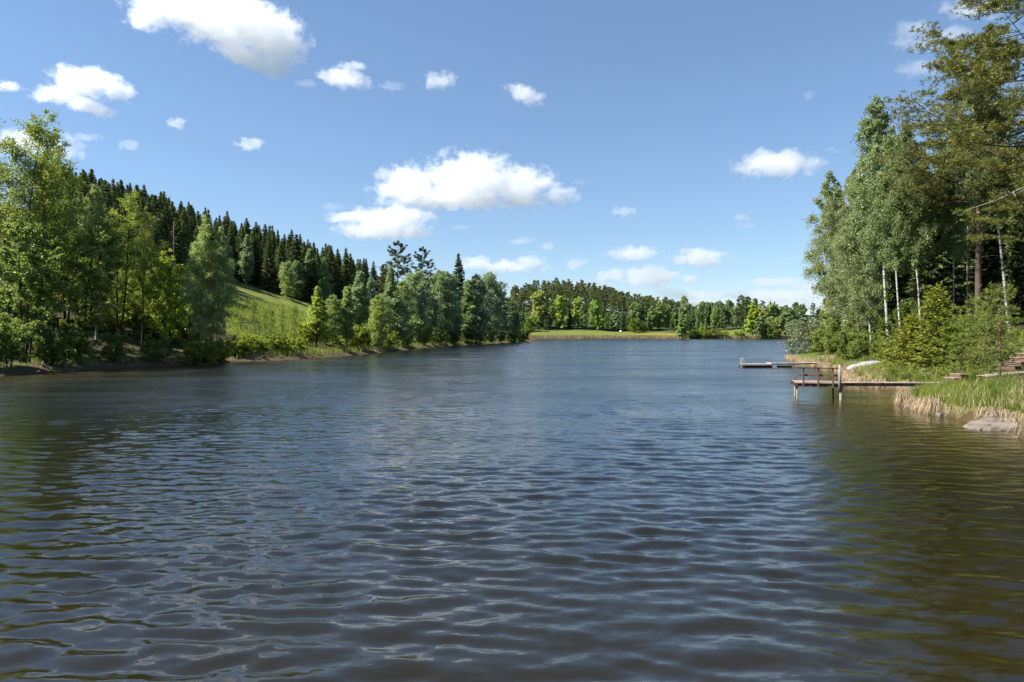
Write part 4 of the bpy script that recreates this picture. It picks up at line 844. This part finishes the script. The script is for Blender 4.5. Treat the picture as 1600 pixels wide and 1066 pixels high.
# ------------------------------------------------------------------ swimming jetty with railing
def copy_part(src, parent, loc, rot=None):
    c = src.copy(); c.location = loc
    if rot: c.rotation_euler = rot
    return link(c, parent)
JY0, JY1, JX0, JX1, JZ = 36.3, 38.3, 15.15, 17.25, 0.88
jt = empty('swimming_jetty', (JX0, JY0, 0), R_(-17)); tag(jt, 'small brown swimming jetty on posts with a low railing', 'jetty')
def sub(o, part): o.location = Vector(o.location) - Vector(part.location); o.parent = part; return o
def bxp(name, c, d, mat, parent, jit=0.0, bev=0.004): return MB().box((0, 0, 0), d, None, jit).build(name, mat, parent, c, bevel=bev)
W_, D_ = JX1 - JX0, JY1 - JY0
n = 16; pw = (W_ + 0.1) / n
p0 = bxp('plank', (pw / 2 - 0.05, D_ / 2, JZ - 0.016), (pw - 0.014, D_ + 0.12, 0.032), WOOD_BROWN_Y, jt)
for i in range(1, n): copy_part(p0, jt, (pw * (i + 0.5) - 0.05, D_ / 2 + random.uniform(-0.02, 0.02), JZ - 0.016 + random.uniform(-0.003, 0.003)))
for y_ in (0.03, D_ - 0.03): bxp('beam', (W_ / 2 - 0.03, y_, JZ - 0.120), (W_ + 0.24, 0.06, 0.170), WOOD_BROWN, jt)
bxp('beam', (0.02, D_ / 2, JZ - 0.125), (0.06, D_ - 0.15, 0.16), WOOD_DARK, jt); bxp('beam', (W_ - 0.06, D_ / 2, JZ - 0.125), (0.06, D_ - 0.15, 0.16), WOOD_DARK, jt)
for x_, y_ in ((0.03, 0.12), (0.09, D_ - 0.12), (W_ - 0.06, D_ - 0.12), (W_ + 0.11, 0.24)):
    MB().tube([(0, 0, -1.4), (0.01, 0, -0.3), (0, 0, JZ - 0.05)], [0.055, 0.055, 0.052], 9).build('post', WOOD_POST, jt, (x_, y_, 0), True)
hr = bxp('handrail', (1.03, -0.045, JZ + 0.79), (1.95, 0.15, 0.05), WOOD_DARK, jt)
for x_ in (0.33, 1.05, 1.76): sub(bxp('railing_post', (x_, -0.045, JZ + 0.26), (0.085, 0.075, 1.02), WOOD_BROWN, jt), hr)
sub(bxp('lower_rail', (1.04, 0.02, JZ + 0.40), (1.98, 0.045, 0.10), WOOD_BROWN, jt), hr)
MB().tube([(0.12, 0.10, JZ + 0.42), (0.0, 0.10, JZ + 0.40), (-0.06, 0.12, JZ + 0.25), (-0.04, 0.14, JZ + 0.1)], [0.016] * 4, 6).build('rope', ROPE, jt, smooth=True)
pole = MB().tube([(0, 0, -1.3), (0.0, 0, 0.5)], [0.058, 0.056], 10).tube([(-0.045, -0.01, 0.45), (-0.05, -0.01, 1.2), (-0.055, -0.01, 1.86)], [0.075, 0.072, 0.068], 10)
tag(pole.build('mooring_pole', WOOD_POST, None, (17.16, 35.62, 0), True), 'tall pale mooring pole at the right corner of the jetty', 'pole')
gw = empty('gangway', (17.42, 36.75, 0), R_(-3)); tag(gw, 'long narrow plank gangway from the jetty to the bank', 'gangway')
LG = 5.6; n = 37; pw = LG / n
p0 = bxp('plank', (pw / 2, 0, JZ - 0.02), (pw - 0.012, 0.80, 0.03), WOOD_BROWN_Y, gw)
for i in range(1, n): copy_part(p0, gw, (pw * (i + 0.5), random.uniform(-0.02, 0.02), JZ - 0.02 + random.uniform(-0.003, 0.003)))
for y_ in (-0.36, 0.36): bxp('beam', (LG / 2, y_, JZ - 0.115), (LG, 0.06, 0.158), WOOD_DARK, gw)  # side beams much darker than the planks
# ------------------------------------------------------------------ floating dock behind
fd = empty('floating_dock', (23.7, 70.0, 0)); tag(fd, 'grey floating bathing dock with long gangway behind the jetty', 'floating dock')
bxp('float', (1.5, 0.6, 0.08), (3.0, 1.25, 0.22), FLOAT_BLACK, fd)
p0 = bxp('plank', (0.07, 0.6, 0.335), (0.13, 1.5, 0.035), WOOD_GREY_Y, fd)
for i in range(1, 21): copy_part(p0, fd, (0.07 + i * 0.144, 0.6, 0.335))
bxp('beam', (1.5, -0.16, 0.26), (3.02, 0.05, 0.13), WOOD_GREY, fd); bxp('beam', (1.5, 1.36, 0.26), (3.02, 0.05, 0.13), WOOD_GREY, fd); bxp('beam', (2.94, 0.6, 0.42), (0.12, 1.4, 0.12), WOOD_GREY, fd)
LG = 8.2; n = 42; pw = LG / n; tilt = -0.012
p0 = bxp('gangway_plank', (3.15, 0.6, 0.40), (pw - 0.02, 0.95, 0.035), WOOD_GREY_Y, fd)
for i in range(1, n): copy_part(p0, fd, (3.15 + i * pw, 0.6, 0.40 + i * pw * 0.012 + random.uniform(-0.012, 0.012)))
for y_ in (0.2, 1.0): MB().box((0, 0, 0), (LG, 0.06, 0.11), Matrix.Rotation(-0.012, 3, 'Y')).build('beam', WOOD_GREY, fd, (3.05 + LG / 2, y_, 0.325 + 0.05))
bxp('float', (4.5, 0.6, 0.07), (1.25, 0.9, 0.18), FLOAT_BLACK, fd)
lad = MB()
for y_ in (0.25, 0.75): lad.tube([(0.0, y_, -0.5), (-0.02, y_, 0.4), (0.02, y_, 0.86), (0.12, y_, 0.93), (0.25, y_, 0.88), (0.42, y_, 0.52), (0.5, y_, 0.36)], [0.025] * 7, 7)
lad = lad.build('ladder', TUBE_METAL, fd, smooth=True)
for z_ in (-0.3, 0.0, 0.25): MB().tube([(-0.01, 0.25, z_), (-0.01, 0.75, z_)], [0.02, 0.02], 6).build('rung', TUBE_METAL, lad, smooth=True)
# ------------------------------------------------------------------ overturned boat
def boat():
    n, m = 22, 15; L, Bm, Hh = 3.7, 1.15, 0.40; V = []
    for i in range(n):
        t = i / (n - 1); s = math.sin(math.pi * min(1, 0.06 + t * 0.9) ** 0.85); hw = Bm / 2 * max(0.02, math.sin(math.pi * (0.02 + 0.9 * t)) ** 0.7); hk = Hh * max(0.05, math.sin(math.pi * (0.03 + 0.9 * t)) ** 0.45)
        for j in range(m):
            a = math.pi * j / (m - 1); V.append(((t - 0.5) * L, hw * math.copysign(abs(math.cos(a)) ** 0.8, math.cos(a)), hk * math.sin(a) ** 0.85 + (0.16 * (2 * t - 1) ** 2) * 0.0))
    Fq = [(i * m + j, (i + 1) * m + j, (i + 1) * m + j + 1, i * m + j + 1) for i in range(n - 1) for j in range(m - 1)]
    return V, Fq, L, Bm, Hh
V, Fq, L, Bm, Hh = boat()
bx_, by_ = (1351 - 800) / F * 55.5, 55.5
bo = empty('rowing_boat', (bx_, by_, gz(bx_, by_) + 0.16)); bo.rotation_euler = (R_(4), R_(-7), R_(20)); tag(bo, 'white rowing boat lying upside down on the right bank', 'boat')
me = mesh_np('hull', V, Fq, BOAT_WHITE, smooth=True); hu = obj('hull', me, bo)
sm = hu.modifiers.new('thickness', 'SOLIDIFY'); sm.thickness = 0.03
MB().box((0, 0, Hh + 0.015), (2.2, 0.05, 0.06)).build('keel', BOAT_WHITE, hu, bevel=0.01)
for s in (-1, 1): MB().tube([(-1.75, s * 0.14, 0.02), (-1.05, s * 0.51, 0.02), (0, s * 0.60, 0.02), (1.05, s * 0.53, 0.02), (1.78, s * 0.10, 0.02)], [0.03] * 5, 6).build('gunwale', WOOD_GREY, hu, smooth=True)
# ------------------------------------------------------------------ steps, plank path, low step box
sx, sy = (1586 - 800) / F * 35.7, 35.7
z0 = CAMZ + (HZ - 579) / F * 36.0
st = empty('wooden_steps', (sx, sy, z0)); tag(st, 'dark brown wooden steps climbing the slope at the right edge', 'steps')
for k in range(7):
    x = k * 0.31; z = 0.24 + k * 0.21; yo = -k * 0.02
    td = MB().box((0, 0, 0), (0.40, 1.25, 0.045), None, 0.006).build('tread', WOOD_BROWN_Y, st, (x + 0.17, 0.6 + yo, z), bevel=0.005)
    sub(MB().box((0, 0, 0), (0.04, 1.20, 0.19), None, 0.005).build('riser', WOOD_BROWN, st, (x + 0.02, 0.6 + yo, z - 0.12), bevel=0.004), td)
    sub(MB().box((0, 0, 0), (0.34, 0.05, 0.17), None, 0.005).build('side_board', WOOD_DARK, st, (x + 0.20, 0.02 + yo, z - 0.11), bevel=0.004), td)  # shade of the camera-facing side put into the board colour
    if k: MB().tube([(0, 0, -0.3 - 0.21 * k * 0.35), (0, 0, -0.03)], [0.045, 0.045], 6).build('post', WOOD_DARK, st, (x + 0.28, 0.12 + yo, z), True)
wkp = empty('plank_walkway', ((1533 - 800) / F * 35.6, 35.6, 0)); tag(wkp, 'weathered grey plank walkway leading to the wooden steps', 'walkway')
for k in range(5):
    x = 0.32 + k * 0.46; zz = gz(wkp.location.x + x, 35.7) + 0.14
    zz = max(zz, z0 - 0.06 - (4 - k) * 0.05)
    for q in range(3): MB().box((0, 0, 0), (0.46, 0.27, 0.045), Matrix.Rotation(random.uniform(-0.06, 0.06), 3, 'Y') @ Matrix.Rotation(random.uniform(-0.05, 0.05), 3, 'Z'), 0.008).build('plank', WOOD_GREY, wkp, (x, q * 0.29 - 0.25, zz), bevel=0.005)
    MB().box((0, 0, 0), (0.10, 0.85, 0.34)).build('bearer', WOOD_DARK, wkp, (x, 0.05, zz - 0.20), bevel=0.004)
lx, ly = (1491 - 800) / F * 36.2, 36.2; lz = CAMZ + (HZ - 597) / F * 36.2
ls = empty('step_box', (lx, ly, lz)); tag(ls, 'low brown wooden step box in the grass between gangway and plank walkway', 'steps')
for k in range(2):
    MB().box((0, 0, 0), (0.45, 0.95, 0.04), None, 0.006).build('tread', WOOD_BROWN_Y, ls, (0.20 + k * 0.32, 0.4, 0.20 + k * 0.2), bevel=0.004)
    MB().box((0, 0, 0), (0.42, 0.05, 0.19), None, 0.005).build('side_board', WOOD_BROWN, ls, (0.22 + k * 0.32, -0.03, 0.085 + k * 0.2), bevel=0.004)
    MB().box((0, 0, 0), (0.04, 0.85, 0.19), None, 0.005).build('riser', WOOD_BROWN, ls, (0.0 + k * 0.32, 0.4, 0.085 + k * 0.2), bevel=0.004)
# ------------------------------------------------------------------ rocks, driftwood
def rock(px, py, Y, dims, label, seed, flat=1.0, group=None):
    rr = np.random.default_rng(seed); bm = bmesh.new(); bmesh.ops.create_icosphere(bm, subdivisions=4, radius=1)
    ks = rr.normal(0, 1.6, (9, 3)); ph = rr.random(9) * 6.28; pl = [(unit(rr.normal(size=3)), rr.uniform(0.42, 0.8)) for _ in range(14)] + [(np.array([0.05, -0.05, 1.0]), 0.55)]
    for v in bm.verts:
        c = np.array(v.co); 
        for nrm, lim in pl:
            dd = c @ nrm
            if dd > lim: c = c - nrm * (dd - lim) * 0.9
        f = 1 + 0.05 * sum(math.sin(k @ c * 1.8 + p) for k, p in zip(ks, ph)) / 2
        v.co = Vector(c * f * np.array(dims) / 2)
    me = bpy.data.meshes.new('rock'); bm.to_mesh(me); bm.free(); me.materials.append(ROCK)
    me.polygons.foreach_set('use_smooth', [True] * len(me.polygons))
    x = (px - 800) / F * Y; z = CAMZ + (HZ - py) / F * Y
    o = obj('shore_rock', me, None, (x, Y, z)); o.rotation_euler = (rr.normal(0, 0.06), rr.normal(0, 0.06), rr.random() * 0.6); tag(o, label, 'rock', group); return o
def slab(out, th, loc, seed, label):
    rr = np.random.default_rng(seed); b = MB(); n = len(out); rings = ((1.03, 0.0), (1.0, 0.55), (0.95, 0.86), (0.84, 1.0), (0.45, 1.02))
    sub = []
    for i in range(n):
        p, q = np.array(out[i]), np.array(out[(i + 1) % n])
        for k in range(4): sub.append(p + (q - p) * k / 4 + rr.normal(0, 0.018, 2))
    m = len(sub)
    for f, h in rings:
        for p in sub: b.v.append((p[0] * f + rr.normal(0, 0.012), p[1] * f + rr.normal(0, 0.012), th * h + (rr.normal(0, 0.016) + 0.05 * p[0] * h + 0.03 * math.sin(3 * p[0] + 2 * p[1])) * (h > 0)))
    for k in range(len(rings) - 1):
        for i in range(m): j = (i + 1) % m; b.f.append([k * m + i, k * m + j, (k + 1) * m + j, (k + 1) * m + i])
    c0 = len(b.v); b.v.append((0, 0, th * 1.02))
    for i in range(m): b.f.append([(len(rings) - 1) * m + i, (len(rings) - 1) * m + (i + 1) % m, c0])
    return tag(b.build('shore_rock', ROCK, None, loc), label, 'rock')
slab([(-0.95, -0.55), (-0.55, -0.80), (0.10, -0.86), (0.80, -0.78), (1.20, -0.30), (1.05, 0.40), (0.55, 0.85), (-0.25, 0.80), (-0.80, 0.35), (-1.0, -0.1)], 0.27, (17.75, 25.3, -0.12), 1, 'large flat grey slab of rock at the water below the dry grass')
slab([(-0.75, -0.30), (-0.2, -0.48), (0.5, -0.40), (0.85, 0.05), (0.6, 0.5), (-0.1, 0.6), (-0.65, 0.3)], 0.38, (18.45, 25.85, -0.12), 8, 'broken rock behind the white driftwood stick')
rock(1593, 690, 22.9, (0.6, 0.7, 0.55), 'grey boulder at the right edge of the picture by the water', 2)
rock(1424, 636, 32.3, (0.9, 0.7, 0.55), 'pointed pale rock at the left corner of the grassy bank', 3)
slab([(-0.55, -0.2), (0.0, -0.33), (0.6, -0.22), (0.7, 0.15), (0.1, 0.35), (-0.5, 0.22)], 0.28, (18.55, 28.9, -0.10), 4, 'thin flat rock at the foot of the dry grass fringe')
rock(1464, 645, 30.6, (0.7, 0.5, 0.26), 'small rock left of the thin flat one at the waterline', 5)
rock(1410, 622, 36.0, (0.8, 0.6, 0.3), 'small pale rock under the gangway end', 6)
rock(466, 559.5, 96.5, (0.5, 0.45, 0.45), 'small white stone at the water edge below the meadow', 7)
rock(462, 551, 101, (2.2, 1.4, 1.0), 'pale pinkish rock outcrop on the meadow shore', 9)
for _i, (_px, _py, _s) in enumerate([(58, 584, 0.9), (112, 580.5, 0.6), (206, 575, 0.8), (251, 572.5, 0.5), (298, 570, 0.9), (338, 568, 0.6)]):
    rock(_px, _py - 2, CAMZ * F / (_py - HZ) + 0.5, (_s, _s * 0.8, _s * 0.6), ORD[_i] + ' dark stone from the left edge at the foot of the left thicket', 60 + _i, group='stones along the left shore')
for _i, (_a, _b_) in enumerate([((150, 577, 68), (196, 572, 69.5)), ((268, 570, 78), (310, 566, 80.5))]):
    lg = MB().tube([wp(*_a), wp((_a[0] + _b_[0]) / 2, (_a[1] + _b_[1]) / 2 - 1, (_a[2] + _b_[2]) / 2), wp(*_b_)], [0.07, 0.06, 0.04], 7)
    tag(lg.build('fallen_branch', WOOD_GREY, None, smooth=True), ['grey fallen branch on the left shore below the middle trees', 'grey fallen branch on the left shore near the meadow'][_i], 'branch')
dw = MB().tube([wp(1555, 676, 24.4), wp(1566, 671, 24.7), wp(1582, 663, 25.1)], [0.022, 0.035, 0.045], 8)
tag(dw.build('driftwood_stick', DRIFT, None, smooth=True), 'straight white bleached driftwood stick beside the flat rock', 'driftwood')
bp = empty('brushwood_pile', wp(1572, 655, 25.8)); tag(bp, 'tangle of grey dead twigs lying on the flat rock', 'brushwood')
for k in range(16):
    a = random.uniform(-0.9, 0.9) + (math.pi if k % 2 else 0); l = random.uniform(0.35, 0.85); z = random.uniform(0.02, 0.2)
    P = [(random.uniform(-0.25, 0.25), random.uniform(-0.25, 0.25), z)]
    for q in range(3): P.append((P[-1][0] + math.cos(a) * l / 3, P[-1][1] + math.sin(a) * l / 3 * 0.5, P[-1][2] + random.uniform(-0.10, 0.13))); a += random.uniform(-0.5, 0.5)
    MB().tube(P, [0.016, 0.013, 0.009, 0.004], 5).build('twig', WOOD_GREY, bp, smooth=True)
# ------------------------------------------------------------------ goal frame on the meadow, far bale
gx0, gyy = (376 - 800) / F * 104, 104.0; gx1 = (405 - 800) / F * 104
gl = empty('goal_frame', (gx0, gyy, gz((gx0 + gx1) / 2, gyy))); tag(gl, 'dark green goal frame with net on the sloping meadow', 'goal')
gh = CAMZ + (HZ - 504) / F * 104 - gl.location.z; gwid = gx1 - gx0
for x_ in (0, gwid): MB().box((0, 0, 0), (0.12, 0.12, gh + 0.5)).build('upright', GOAL_PAINT, gl, (x_, 0, gh / 2 - 0.25), bevel=0.008)
MB().box((0, 0, 0), (gwid + 0.36, 0.125, 0.13)).build('crossbar', GOAL_PAINT, gl, (gwid / 2, 0, gh), bevel=0.008)
for x_ in (0, gwid): MB().tube([(x_, 0, gh), (x_, 0.8, gh - 0.1), (x_, 1.5, 0)], [0.03] * 3, 5).build('back_stay', GOAL_PAINT, gl)
nb_ = MB()
for k in range(15): nb_.tube([(gwid * (k + 1) / 16, 0.0, gh - 0.05), (gwid * (k + 1) / 16, 0.8, gh - 0.12), (gwid * (k + 1) / 16, 1.5, 0.05)], [0.011] * 3, 3)
for k in range(9): nb_.tube([(0, 0.8 + 0.7 * k / 8, (gh - 0.12) * (1 - k / 8) + 0.05), (gwid, 0.8 + 0.7 * k / 8, (gh - 0.12) * (1 - k / 8) + 0.05)], [0.011] * 2, 3)
nb_.build('net', NET, gl)
bX, bY = (970 - 800) / F * 500, 500
bb = MB().tube([(-0.7, 0, 0), (-0.66, 0, 0), (0.66, 0, 0), (0.7, 0, 0)], [0.6, 0.7, 0.7, 0.6], 20)
tag(bb.build('hay_bale', BALE, None, (bX, bY, gz(bX, bY) + 0.7), True), 'small white wrapped bale on the far field', 'bale')
# ------------------------------------------------------------------ cumulus clouds: closed hulls filled with scattering droplets
def cloud(label, blobs, base, seed, dens=1.0, amp=1.05, fs=1.0, alt=1000.0):
    D = min(alt * F / (HZ - base), 9500.0); s = D / F
    x0 = min(b[0] - b[2] for b in blobs); x1 = max(b[0] + b[2] for b in blobs); y0 = min(b[1] - b[3] for b in blobs); y1 = max(b[1] + b[3] for b in blobs)
    cx, cyy = (x0 + x1) / 2, (y0 + y1) / 2
    bm = bmesh.new()
    for b in blobs:
        rx, rz = b[2] * s * 1.2, b[3] * s * 1.25; ry = (rx + rz) / 2 * 0.8
        M = Matrix.Translation(((b[0] - cx) * s, 0, (cyy - b[1]) * s)) @ Matrix.Rotation(R_(b[4] if len(b) > 4 else 0), 4, 'Y') @ Matrix.Diagonal((rx, ry, rz, 1))
        bmesh.ops.create_icosphere(bm, subdivisions=2, radius=1, matrix=M)
    ret = bmesh.ops.convex_hull(bm, input=bm.verts[:])
    bmesh.ops.delete(bm, geom=list({g for g in ret['geom_interior'] + ret['geom_unused'] if isinstance(g, bmesh.types.BMVert)}), context='VERTS')
    me = bpy.data.meshes.new('cloud'); bm.to_mesh(me); bm.free()
    m, N = new_mat('cloud_droplets'); t = NT(N); v = t.obj; cur = None
    for b in blobs:
        mp = t.node('Mapping', vector_type='TEXTURE'); t.set(mp.inputs['Vector'], v)
        rx, rz = b[2] * s, b[3] * s
        mp.inputs['Location'].default_value = ((b[0] - cx) * s, 0, (cyy - b[1]) * s); mp.inputs['Scale'].default_value = (rx, (rx + rz) / 2 * 0.8, rz)
        if len(b) > 4: mp.inputs['Rotation'].default_value = (0, R_(b[4]), 0)
        ln = t.node('VectorMath', operation='LENGTH'); t.set(ln.inputs[0], mp.outputs[0])
        f = t.m('SUBTRACT', 1.0, ln.outputs['Value']); cur = f if cur is None else t.m('MAXIMUM', cur, f)
    sd = t.mapping(v, (1, 1, 1.25), (seed * 377.7 * s, seed * 113.0 * s, seed * 57.0 * s))
    n1 = t.noise(sd, fs / (s * min(21.0, 5.0 + 0.75 * max(b[3] for b in blobs))), 8, 0.62)
    val = t.m('ADD', cur, t.m('MULTIPLY', t.m('SUBTRACT', n1, 0.5), amp * 2.5))
    val = t.m('MULTIPLY', t.m('SUBTRACT', val, 0.08), 2.6, clamp=True)
    pv = t.node('VolumePrincipled'); pv.inputs['Color'].default_value = (1, 1, 1, 1); pv.inputs['Anisotropy'].default_value = 0.4
    pv.inputs['Color'].default_value = (0.975, 0.978, 0.985, 1); t.set(pv.inputs['Density'], t.m('MULTIPLY', val, 0.038 * dens / s))
    o = t.node('OutputMaterial'); N.links.new(pv.outputs[0], o.inputs['Volume']); m.cycles.volume_step_rate = 0.3
    me.materials.append(m)
    c = obj('cloud', me, None, ((cx - 800) * s, D, CAMZ + (HZ - cyy) * s)); tag(c, label, 'cloud', 'cumulus clouds'); return c
cloud('largest white cloud, cut by the top edge on the left', [(275, 12, 85, 30, 10), (360, 35, 110, 48, 14), (430, 62, 58, 48, 30), (232, 32, 40, 20, 0), (400, 97, 72, 18, 18)], 118, 1)
cloud('white forked cloud above the left bank trees', [(140, 130, 62, 24, 4), (95, 150, 52, 12, 0), (188, 146, 26, 20, 25), (140, 168, 46, 13, 12)], 182, 2)
for _i, _b in enumerate([(480, 132, 20, 7), (612, 136, 24, 8), (205, 228, 22, 9), (135, 216, 26, 7), (520, 324, 20, 8), (720, 356, 20, 5), (1262, 150, 14, 8), (1300, 236, 16, 6), (905, 285, 14, 5), (1165, 352, 18, 6), (935, 440, 24, 6)]):
    cloud(['thin wisp between the largest cloud and the small one', 'thin wisp right of the small cloud near the top', 'faint wisp above the left end of the hill', 'faint wisp under the forked left cloud', 'wisp at the upper left of the flat double cloud', 'faint shred under the biggest cloud', 'lone faint shred in the upper right blue', 'faint shred right of the solitary bright cloud', 'tiny shred off the right end of the biggest cloud', 'faint shred over the right end of the far wood', 'faint shred left of the humped low cloud'][_i], [_b], _b[1] + 9, 40 + _i, 0.3, 1.2)
cloud('tiny cloud at the left edge of the sky', [(12, 136, 24, 9)], 145, 3, amp=1.35)
cloud('small cloud right of the largest white cloud', [(540, 124, 44, 17, 8), (552, 106, 28, 7)], 142, 4)
cloud('small faint cloud in the upper middle of the sky', [(685, 128, 29, 15, -8)], 145, 5, 0.7, amp=1.35)
cloud('small slanting cloud right of the upper middle', [(820, 149, 38, 14, 20)], 165, 6)
cloud('small cloud above the left hill ridge', [(393, 226, 26, 10, 0)], 236, 7, 0.8, amp=1.35)
cloud('tiny wisp above the left hill, left of the small ridge cloud', [(278, 193, 15, 10, -10)], 202, 8, 0.8, amp=1.35)
cloud('biggest billowing cloud in the middle of the sky', [(640, 292, 62, 36), (735, 284, 85, 46), (815, 294, 62, 36), (872, 306, 40, 18, 10), (705, 312, 120, 16)], 326, 9)
cloud('flat double cloud below left of the biggest billowing one', [(610, 340, 72, 20), (560, 340, 58, 10), (600, 360, 82, 17)], 377, 10)
cloud('low cloud just above the end of the grove', [(745, 412, 32, 13), (795, 417, 62, 11), (826, 410, 28, 16)], 428, 11)
cloud('tiny puff above the low grove cloud', [(856, 385, 14, 9)], 394, 12, 0.8)
cloud('tiny streak left of the tiny puff', [(814, 377, 22, 6, -8)], 384, 13, 0.7)
cloud('small low puff right of the grove cloud', [(900, 412, 22, 12)], 424, 14, 0.6)
cloud('flat cloud above the far wood, left of a pair', [(993, 396, 48, 13)], 406, 15)
cloud('flat cloud above the far wood, right of a pair', [(1092, 403, 48, 17)], 418, 16)
cloud('humped cloud low over the far wood', [(1013, 432, 52, 19), (955, 431, 26, 14), (1075, 436, 20, 8)], 448, 17)
cloud('solitary bright cloud left of the right bank birches', [(1213, 258, 72, 23)], 279, 18)
cloud('small faint puff in the right half of the middle sky', [(975, 331, 23, 9)], 339, 19, 0.7)
cloud('tiny faint puff below the solitary bright cloud', [(1158, 340, 14, 7)], 346, 20, 0.7)
cloud('thin veil cloud left of the tall pine top', [(1425, 48, 42, 14), (1485, 62, 46, 22), (1440, 70, 60, 10)], 90, 21, 0.35, 1.0)
cloud('thin cloud at the top edge near the right pines', [(1530, 10, 68, 18)], 30, 22, 0.6)
cloud('thin low veil beside the tall pine crown', [(1435, 108, 46, 13)], 122, 23, 0.35)
cloud('pale cloud bank low over the gap in the far wood', [(1090, 462, 80, 9), (1120, 478, 110, 10), (1050, 456, 35, 8)], 486, 24, 0.55, 0.7)
cloud('layered pale cloud low beside the near birches', [(1210, 441, 60, 9), (1215, 462, 90, 13), (1275, 447, 40, 14), (1240, 478, 110, 10)], 488, 25, 0.55, 0.7)
cloud('white cloud seen through the left treetops', [(50, 226, 72, 22), (90, 238, 45, 14)], 252, 26, 0.5)
cloud('small cloud peeping over the far wood', [(890, 446, 40, 8), (935, 450, 40, 7)], 458, 27, 0.6)
